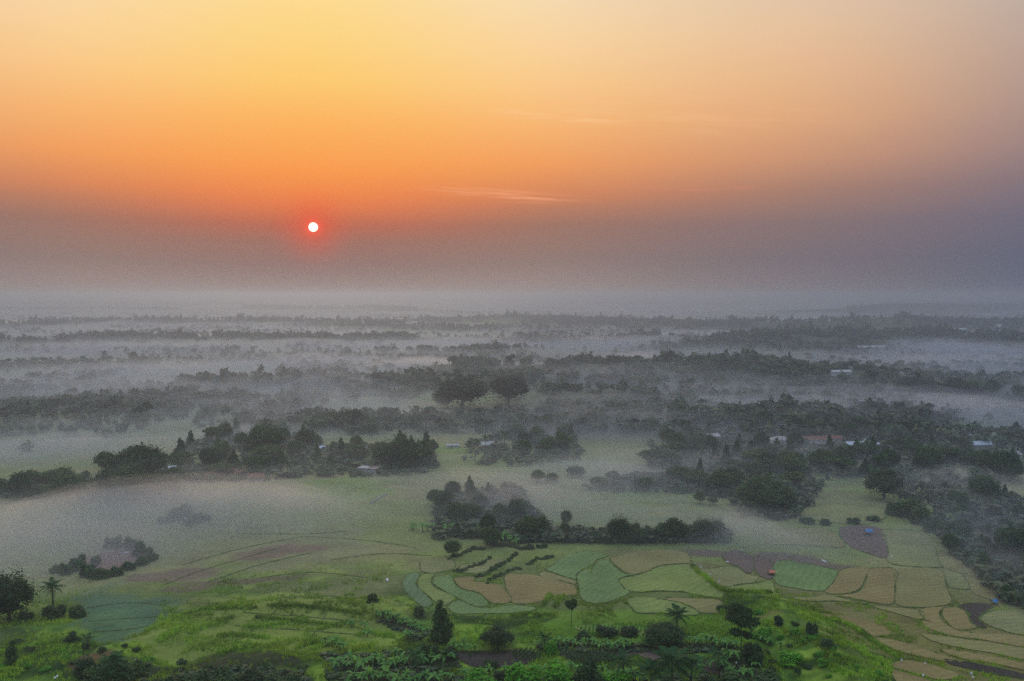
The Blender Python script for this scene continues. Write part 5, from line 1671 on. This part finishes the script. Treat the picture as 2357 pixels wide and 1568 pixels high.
# ------------------------------------------------------------------ far woodland that reads as one mass
def lod_tree(level, seed):
    g = np.random.default_rng(seed)
    if level == 1:
        L = [((0, 0, 0.55), (0.40, 0.40, 0.38))]
        for i in range(4):
            a = i * 1.6 + g.random(); L.append(((0.27 * math.cos(a), 0.27 * math.sin(a), 0.45 + 0.25 * g.random()), (0.22, 0.22, 0.22)))
        if seed % 4 == 3:
            L = [((0, 0, 0.8), (0.5, 0.5, 0.12)), ((0.2, 0.1, 0.62), (0.35, 0.35, 0.1)), ((-0.2, 0, 0.9), (0.25, 0.25, 0.1))]
        if seed % 8 == 5:
            L = [((0, 0, 0.2 + 0.17 * i), (0.40 - 0.075 * i, 0.40 - 0.075 * i, 0.16)) for i in range(5)]
        if seed % 8 == 2:
            L = [((0.1, 0, 0.75), (0.3, 0.3, 0.25)), ((-0.2, 0.1, 0.5), (0.3, 0.3, 0.2)), ((0.15, -0.2, 0.35), (0.3, 0.3, 0.2))]
        V, T, col = leaf_cloud(L[:5], 40, 0.18, seed, 0, 1.0)
        bv, bt = blob((0, 0, 0.45), (0.30, 0.30, 0.40) if seed % 4 != 3 else (0.36, 0.36, 0.08), g, 0, 0.25)
        if seed % 4 == 3:
            bv[:, 2] += 0.33
        T = np.vstack([T, bt + len(V)]); V = np.vstack([V, bv])
        return V, T
    k = 13 if level == 2 else 4
    L = [((0, 0, 0.5), (0.40, 0.40, 0.42)), ((g.uniform(-.3, .3), g.uniform(-.3, .3), g.uniform(0.5, 0.8)), (0.26, 0.26, 0.26))]
    if seed % 8 == 5:
        L = [((0, 0, 0.45), (0.3, 0.3, 0.4)), ((0, 0, 0.85), (0.12, 0.12, 0.25))]
    if seed % 4 == 3:
        L = [((0, 0, 0.8), (0.52, 0.52, 0.13)), ((0.1, 0, 0.5), (0.3, 0.3, 0.1))]
    V, T, col = leaf_cloud(L, k, 0.22 if level == 2 else 0.30, seed, 0, 1.0)
    bv, bt = blob((0, 0, 0.5), (0.36, 0.36, 0.42) if seed % 4 != 3 else (0.45, 0.45, 0.1), g, 0, 0.3)
    if seed % 4 == 3:
        bv[:, 2] += 0.28
    return np.vstack([V, bv]), np.vstack([T, bt + len(V)])

LODS = {k: [lod_tree(k, 100 * k + i) for i in range(8)] for k in (1, 2, 3)}

def merge_trees(name, P, Wd, Hh, level, label=None):
    VV = []; TT = []; CC = []; off = 0
    which = rng.integers(0, 8, len(P)); rot = rng.random(len(P)) * 6.283
    for v in range(8):
        V, T = LODS[level][v]
        idx = np.where(which == v)[0]
        if not len(idx):
            continue
        c, s = np.cos(rot[idx]), np.sin(rot[idx])
        x = (V[None, :, 0] * c[:, None] - V[None, :, 1] * s[:, None]) * Wd[idx][:, None] + P[idx, 0][:, None]
        y = (V[None, :, 0] * s[:, None] + V[None, :, 1] * c[:, None]) * Wd[idx][:, None] + P[idx, 1][:, None]
        z = V[None, :, 2] * Hh[idx][:, None] + P[idx, 2][:, None] - 0.4
        VV.append(np.stack([x, y, z], -1).reshape(-1, 3))
        TT.append((T[None] + (np.arange(len(idx)) * len(V))[:, None, None] + off).reshape(-1, 3))
        t = rng.uniform(0.7, 1.35, len(idx)); u = rng.random(len(idx))
        cc = np.stack([t * (0.85 + 0.4 * u), t, t * (1.1 - 0.3 * u)], 1)
        CC.append(np.repeat(cc, len(V), 0)); off += len(idx) * len(V)
    me = mesh_np(name, np.vstack(VV), np.vstack(TT), MAT['leaf_far'], np.vstack(CC))
    o = link(name, me, kind='stuff')
    if label:
        o['label'] = label; o['category'] = 'woodland'
    return len(P)

def visible_fan(x, y, lim=36):
    return (np.abs(np.degrees(np.arctan2(x, y))) < lim) & (y > 50)

far_pts = {1: [], 2: [], 3: []}
for nm, pts, rise, sig, den, th in HILLS:
    if den <= 0:
        continue
    lens = [math.hypot(pts[i + 1][0] - pts[i][0], pts[i + 1][1] - pts[i][1]) for i in range(len(pts) - 1)]
    L = sum(lens); dep = sig * 1.5
    n = int(L * dep * 2 * den / 100.0 * (0.34 if math.hypot(*pts[0]) > 3000 else 0.6 if math.hypot(*pts[0]) > 1700 else 1.0))
    k = rng.choice(len(lens), size=n, p=np.array(lens) / L); t = rng.random(n)
    A = np.array(pts)[k]; Bq = np.array(pts)[k + 1]
    q = A + (Bq - A) * t[:, None]
    dd = np.hypot(q[:, 0], q[:, 1]); u = q / dd[:, None]
    off = rng.normal(0, dep * 0.5, n)
    off = np.where(off > sig * 0.8, off * -0.6, off)
    q = q + u * off[:, None] + rng.normal(0, 4, (n, 2))
    keep = visible_fan(q[:, 0], q[:, 1]) & (fbm(q[:, 0] / 55, q[:, 1] / 55, 4, 5) > 0.47)
    q = q[keep]
    h = th * (0.4 + 0.9 * rng.random(len(q)) ** 1.2) * (0.7 + 0.6 * fbm(q[:, 0] / 40, q[:, 1] / 40, 2, 6)); w = h * rng.uniform(0.65, 1.3, len(q))
    big = rng.random(len(q)) < 0.09
    h = np.where(big, h * 1.6, h); w = np.where(big, w * 1.2, w)
    z = terrain(q[:, 0], q[:, 1])
    D = np.hypot(q[:, 0], q[:, 1])
    for lv, m in ((1, D < 1500), (2, (D >= 1500) & (D < 3200)), (3, D >= 3200)):
        if m.any():
            far_pts[lv].append(np.column_stack([q[m], z[m], w[m], h[m]]))
# scattered trees over the valley floor, in loose drifts
n = 26000
r = np.sqrt(rng.uniform(640 ** 2, 5200 ** 2, n)); a = np.radians(rng.uniform(-36, 36, n))
r = np.where(rng.random(n) < 0.55, np.exp(rng.uniform(math.log(640), math.log(3500), n)), r)
x = r * np.sin(a); y = r * np.cos(a)
drift = fbm(x / 130, y / 75, 4, 15)
keep = rng.random(n) < np.maximum(sstep(0.48, 0.64, drift) * 0.85 + 0.02, sstep(-40, 120, x) * sstep(1500, 1100, r) * 0.22)
x, y = x[keep], y[keep]; D = np.hypot(x, y)
h = rng.uniform(5, 12, len(x)); w = h * rng.uniform(0.8, 1.4, len(x)); z = terrain(x, y)
# keep the open clearings and the individually placed woods free
ok = np.ones(len(x), bool)
OPEN = [[(960, 960), (980, 905), (1240, 900), (1240, 960)], [(1225, 1062), (1270, 1035), (1350, 1035), (1470, 1050), (1470, 1090), (1240, 1090)], [(980, 1050), (980, 1015), (1080, 1015), (1080, 1050)],
        [(2130, 1000), (2150, 950), (2400, 930), (2400, 1010), (2250, 1000)], [(380, 900), (250, 870), (420, 845), (640, 850), (640, 880)], [(1240, 845), (880, 850), (1000, 838), (1250, 838)]]
for i in range(len(x)):
    px, py = project(x[i], y[i], z[i])
    for pl in OPEN:
        if in_poly(px, py, pl):
            ok[i] = False
x, y, z, w, h, D = x[ok], y[ok], z[ok], w[ok], h[ok], D[ok]
for lv, m in ((1, D < 1500), (2, (D >= 1500) & (D < 3200)), (3, D >= 3200)):
    far_pts[lv].append(np.column_stack([x[m], y[m], z[m], w[m], h[m]]))
print('forest', {k: sum(len(q) for q in v) for k, v in far_pts.items()})
for lv, nm in ((1, 'woodland'), (2, 'woodland'), (3, 'woodland')):
    Q = np.vstack(far_pts[lv])
    merge_trees(nm, Q[:, :3], Q[:, 3], Q[:, 4], lv)

# undergrowth between the individually built trees
ug = []
for poly, dens in ((T_POLY, 480), ([(400, 1108), (410, 1040), (480, 1010), (640, 1005), (800, 1030), (990, 1030), (1010, 1085), (900, 1098), (700, 1100), (500, 1114)], 620),
                   ([(1000, 1240), (1000, 1150), (1180, 1125), (1260, 1210), (1250, 1245)], 260), ([(2150, 1215), (2200, 1150), (2390, 1150), (2390, 1420), (2310, 1390), (2200, 1285)], 420),
                   ([(240, 1165), (280, 1080), (400, 1085), (410, 1150)], 160), ([(0, 1150), (0, 1120), (100, 1105), (230, 1110), (225, 1160)], 120), ([(1190, 1250), (1200, 1235), (1660, 1235), (1690, 1250)], 160),
                   ([(1480, 1060), (1500, 1000), (1750, 995), (2140, 1000), (2260, 1070), (2000, 1060)], 420), ([(1700, 1190), (1830, 1120), (1900, 1110), (1840, 1190), (1800, 1200)], 120),
                   ([(1060, 1070), (1080, 1020), (1330, 980), (1340, 1060), (1200, 1075)], 220), ([(1340, 1130), (1480, 1100), (1700, 1110), (1700, 1150), (1540, 1135)], 160), ([(2040, 1120), (2100, 1080), (2280, 1090), (2240, 1180), (2150, 1190), (2060, 1150)], 160)):
    for px, py in scatter(poly, dens, 1.8):
        ug.append((px, py))
G = at_many(ug)
ok = np.ones(len(G), bool)
h = rng.uniform(2.0, 5.5, len(G)); w = h * rng.uniform(1.0, 1.7, len(G))
merge_trees('undergrowth', G, w, h, 2)
ug = []
for poly, dens in (([(745, 1510), (880, 1505), (1050, 1500), (1065, 1590), (760, 1595)], 420), ([(1225, 1492), (1300, 1482), (1520, 1482), (1700, 1490), (1705, 1506), (1500, 1502), (1300, 1504)], 200), ([(860, 1425), (900, 1420), (990, 1460), (960, 1478)], 60),
                   ([(1030, 1600), (1060, 1562), (1450, 1556), (1640, 1560), (1700, 1600)], 300), ([(1650, 1500), (1740, 1500), (1760, 1590), (1660, 1590)], 90), ([(190, 1560), (240, 1520), (340, 1525), (350, 1590), (220, 1600)], 120), ([(380, 1600), (420, 1548), (560, 1535), (700, 1550), (740, 1600)], 320)):
    for px, py in scatter(poly, dens, 0.8):
        ug.append((px, py))
G = at_many(ug)
h = rng.uniform(0.7, 1.7, len(G)); w = h * rng.uniform(1.2, 2.0, len(G))
merge_trees('undergrowth', G, w, h, 2)
ug = []
for poly, dens in (([(-40, 1005), (-40, 890), (200, 880), (470, 900), (440, 960), (250, 1010)], 420), ([(1230, 990), (1250, 930), (1350, 925), (1480, 960), (1400, 1000)], 150), ([(850, 990), (900, 965), (1200, 975), (1200, 1005)], 120),
                   ([(1400, 1000), (1450, 900), (2000, 905), (2100, 930), (2120, 985), (1700, 990)], 330), ([(440, 985), (480, 940), (720, 930), (720, 985)], 160), ([(1900, 900), (2100, 915), (2357, 925), (2357, 960), (2150, 985)], 120)):
    for px, py in scatter(poly, dens, 2.5):
        ug.append((px, py))
G = at_many(ug)
h = rng.uniform(3.0, 8.5, len(G)); w = h * rng.uniform(0.9, 1.5, len(G))
merge_trees('undergrowth', G, w, h, 2)

# ------------------------------------------------------------------ grass and weeds of the near slopes
def build_grass():
    n = 60000
    r = np.sqrt(rng.uniform(205 ** 2, 335 ** 2, n)); a = np.radians(rng.uniform(-34, 34, n))
    x = r * np.sin(a); y = r * np.cos(a)
    k = fbm(x / 6, y / 6, 3, 201)
    wgt = sstep(0.40, 0.62, k) * (1 - sstep(290, 335, r))
    keep = rng.random(n) < wgt
    x, y, k = x[keep], y[keep], k[keep]
    z = terrain(x, y)
    # stay off the crops
    ok = np.ones(len(x), bool)
    pr = np.array([project(*q) for q in zip(x, y, z)])
    for poly in FIELD_TESTS:
        xs = [q[0] for q in poly]; ys = [q[1] for q in poly]
        c = np.where((pr[:, 0] > min(xs)) & (pr[:, 0] < max(xs)) & (pr[:, 1] > min(ys)) & (pr[:, 1] < max(ys)))[0]
        for i in c:
            if in_poly(pr[i, 0], pr[i, 1], poly):
                ok[i] = False
    x, y, z, k = x[ok], y[ok], z[ok], k[ok]
    bx, by = [], []
    for W2, wd in BANK_LINES:
        for p in resample(W2, 0.12):
            if math.hypot(p[0], p[1]) < 345:
                bx.append(p[0] + random.gauss(0, wd * 0.55)); by.append(p[1] + random.gauss(0, wd * 0.55))
    bx, by = np.array(bx), np.array(by)
    x = np.concatenate([x, bx]); y = np.concatenate([y, by]); z = np.concatenate([z, terrain(bx, by) + 0.35]); k = np.concatenate([k, np.full(len(bx), 0.75)])
    m = len(x); V = []; T = []; C = []
    for b in range(5):
        ang = rng.random(m) * 6.283; h = rng.uniform(0.35, 0.95, m) * (0.6 + 0.9 * k); w = rng.uniform(0.08, 0.18, m)
        ox, oy = rng.normal(0, 0.28, m), rng.normal(0, 0.28, m); lean = rng.uniform(0.1, 0.5, m)
        p0 = np.stack([x + ox - w * np.sin(ang), y + oy + w * np.cos(ang), z - 0.1], 1)
        p1 = np.stack([x + ox + w * np.sin(ang), y + oy - w * np.cos(ang), z - 0.1], 1)
        p2 = np.stack([x + ox + lean * np.cos(ang), y + oy + lean * np.sin(ang), z + h], 1)
        V.append(np.stack([p0, p1, p2], 1).reshape(-1, 3))
        t = rng.uniform(0.6, 1.3, m) * (0.35 + 1.2 * fbm(x / 14, y / 9, 3, 211)); u = rng.random(m) * 0.5 + 0.5 * fbm(x / 20, y / 20, 2, 221)
        C.append(np.repeat(np.stack([t * (0.7 + 0.7 * u), t, t], 1), 3, 0))
    V = np.vstack(V); C = np.vstack(C); T = np.arange(len(V)).reshape(-1, 3)
    print('grass', m)
    return link('grass', mesh_np('grass', V, T, MAT['grass'], C), kind='stuff')
build_grass()

# vegetable rows on the plots
def crop_rows(poly, along, spacing, size, mat, name='crop_rows'):
    G = at_many(poly); c = G.mean(0)
    ux, uy = math.cos(along), math.sin(along)
    P = []
    ext = 45
    for i in range(int(-ext / spacing), int(ext / spacing)):
        for j in range(int(-ext / (spacing * 0.45)), int(ext / (spacing * 0.45))):
            a, b = j * spacing * 0.45 + random.uniform(-.1, .1), i * spacing + random.uniform(-.08, .08)
            x, y = c[0] + ux * a - uy * b, c[1] + uy * a + ux * b
            if in_poly(x, y, [(q[0], q[1]) for q in G]):
                P.append((x, y))
    P = np.array(P); z = terrain(P[:, 0], P[:, 1])
    LV = [leaf_cloud([((0, 0, 0.5), (0.45, 0.45, 0.45))], 14, 0.3, i, 0) for i in range(4)]
    VV = []; TT = []; CC = []; off = 0
    for i, (x, y) in enumerate(P):
        V, T, c_ = LV[i % 4]; s = size * random.uniform(0.7, 1.3)
        VV.append(V * s + np.array([x, y, z[i] + 0.15])); TT.append(T + off); CC.append(c_); off += len(V)
    return link(name, mesh_np(name, np.vstack(VV), np.vstack(TT), MAT[mat], np.vstack(CC)), kind='stuff')
crop_rows(Rp(3, (10, 1310), (120, 1300), (260, 1310), (240, 1390), (60, 1400), (0, 1380)), 1.1, 1.2, 0.7, 'leaf_mid')
crop_rows(Rp(3, (540, 1100), (700, 1085), (900, 1085), (1180, 1120), (1190, 1165), (860, 1150), (640, 1150)), 1.4, 1.1, 0.6, 'leaf_bright')
crop_rows(Rp(3, (430, 1340), (800, 1330), (930, 1360), (900, 1400), (500, 1410)), 0.2, 1.6, 1.0, 'leaf_mid')
crop_rows(Rp(2, (1760, 1330), (1950, 1310), (2215, 1310), (2150, 1340), (1850, 1360)), 0.1, 1.8, 0.8, 'leaf_mid')

# ------------------------------------------------------------------ labels
ORD = ['first', 'second', 'third', 'fourth', 'fifth', 'sixth', 'seventh', 'eighth', 'ninth', 'tenth', 'eleventh', 'twelfth', 'thirteenth', 'fourteenth', 'fifteenth', 'sixteenth', 'seventeenth', 'eighteenth', 'nineteenth', 'twentieth',
       'twenty-first', 'twenty-second', 'twenty-third', 'twenty-fourth', 'twenty-fifth', 'twenty-sixth', 'twenty-seventh', 'twenty-eighth', 'twenty-ninth', 'thirtieth']
PLACE = {
 'spur_c': ('around the tall feathery tree', 'bananas around the tall tree'), 'near_d': ('behind the bright bottom shrubs', 'bananas behind the bottom shrubs'),
 'spur': ('on the bright right spur', 'bushes on the right spur'), 'mounds': ('on the bottom left mounds', 'bushes on the left mounds'), 'spur_b': ('on the bright right spur', 'bananas on the spur'),
 'red': ('around the red soil patch', 'misty shrubs around the red soil patch'), 'glint': ('of the small misty clump on the left meadow', 'clump on the left meadow'),
 'hedge': ('along the terrace hedges', 'hedge shrubs on the terraces'), 'clump': ('of the dark clump by the blue roofed house', 'dark clump left of the blue roofed house'),
 'lowleft': ('beside the path at the left edge', 'shrubs by the left path'), 'belt_a': ('of the tree belt around the terracotta roofs', 'tree belt left'),
 'belt_b': ('of the tree belt behind the patchy roofed building', 'tree belt right'), 'grove': ('of the flat topped grove above the mist', 'flat topped grove'),
 'row_k': ('of the dark tree row on the right above pale mist', 'dark tree row'), 'q': ('of the faint grove right of the central palms', 'faint central grove'),
 'r': ('of the foggy grove above the terraces', 'foggy grove'), 's': ('of the tree line behind the paddies', 'tree line behind the paddies'),
 'clear': ('around the pale green clearings', 'small trees of the clearings'), 't': ('of the blue misty wood', 'blue misty wood'), 'edge_t': ('along the olive clearing edge', 'clearing edge shrubs'),
 'v': ('of the faint wood behind the village', 'faint wood behind the village'), 'w': ('around the right hand houses', 'trees by the right houses'), 'u': ('on the blue misty right slope', 'right slope'),
 'palm_q': ('by the white roofed house', 'central palms'), 'palm_t': ('in the blue misty wood', 'palms of the misty wood'), 'palm_u': ('on the right slope', 'palms on the right slope'),
 'palm_i': ('against the bright mist on the central ridge', 'palms on the central ridge'), 'palm_h': ('on the wooded ridge right of centre', 'palms on the right ridge'), 'palm_v': ('in the far mist', 'far palms'),
 'row_a': ('of the banana row left of the dome tree', 'banana row'), 'row_b': ('of the banana row right of the dome tree', 'banana row right'), 'row_c': ('below the tall feathery tree', 'bananas by the tall tree'),
 'near_a': ('of the banana thicket, bottom centre', 'banana thicket'), 'near_b': ('along the banana thicket bottom', 'banana thicket bottom'), 'mid_a': ('of the pale line by the narrow tree', 'pale banana line'),
 'near_c': ('at the bottom edge left of the big palm', 'bananas by the big palm'), 'left_a': ('around the vine covered shrub', 'bananas bottom left'), 'left_b': ('on the slope left of the banana thicket', 'bananas on the slope'),
 'left_c': ('beside the field path', 'bananas by the path'), 'left_d': ('below the pale banana line', 'terrace bananas'), 'far_a': ('of the faint row under the foggy grove', 'faint banana row'), 'far_b': ('beside the bushy tree above the terraces', 'bananas above the terraces'),
 'far_c': ('at the far side of the olive clearing', 'clearing bananas'), 'far_d': ('below the olive clearing on the right', 'right bananas'), 'row_d': ('between the narrow tree and the round bush', 'bananas by the narrow tree'),
}
belts = {}
for e in REG:
    belts.setdefault(e[3], []).append(e)
for b, items in belts.items():
    if b == 'one':
        for root, x, y, _, desc, cat in items:
            tag(root, desc, cat)
        continue
    place, group = PLACE[b]
    nrow = max(1, round(len(items) / 9))
    items.sort(key=lambda e: -e[2])
    per = math.ceil(len(items) / nrow)
    rown = ['front', 'second', 'third', 'fourth', 'fifth', 'sixth', 'seventh', 'eighth', 'ninth', 'tenth', 'eleventh']
    for k in range(nrow):
        row = sorted(items[k * per:(k + 1) * per], key=lambda e: e[1])
        for i, (root, x, y, _, desc, cat) in enumerate(row):
            rw = f', {rown[k]} row' if nrow > 1 else ''
            tag(root, f'{desc} {place}, {ORD[i]} from left{rw}', cat, group)
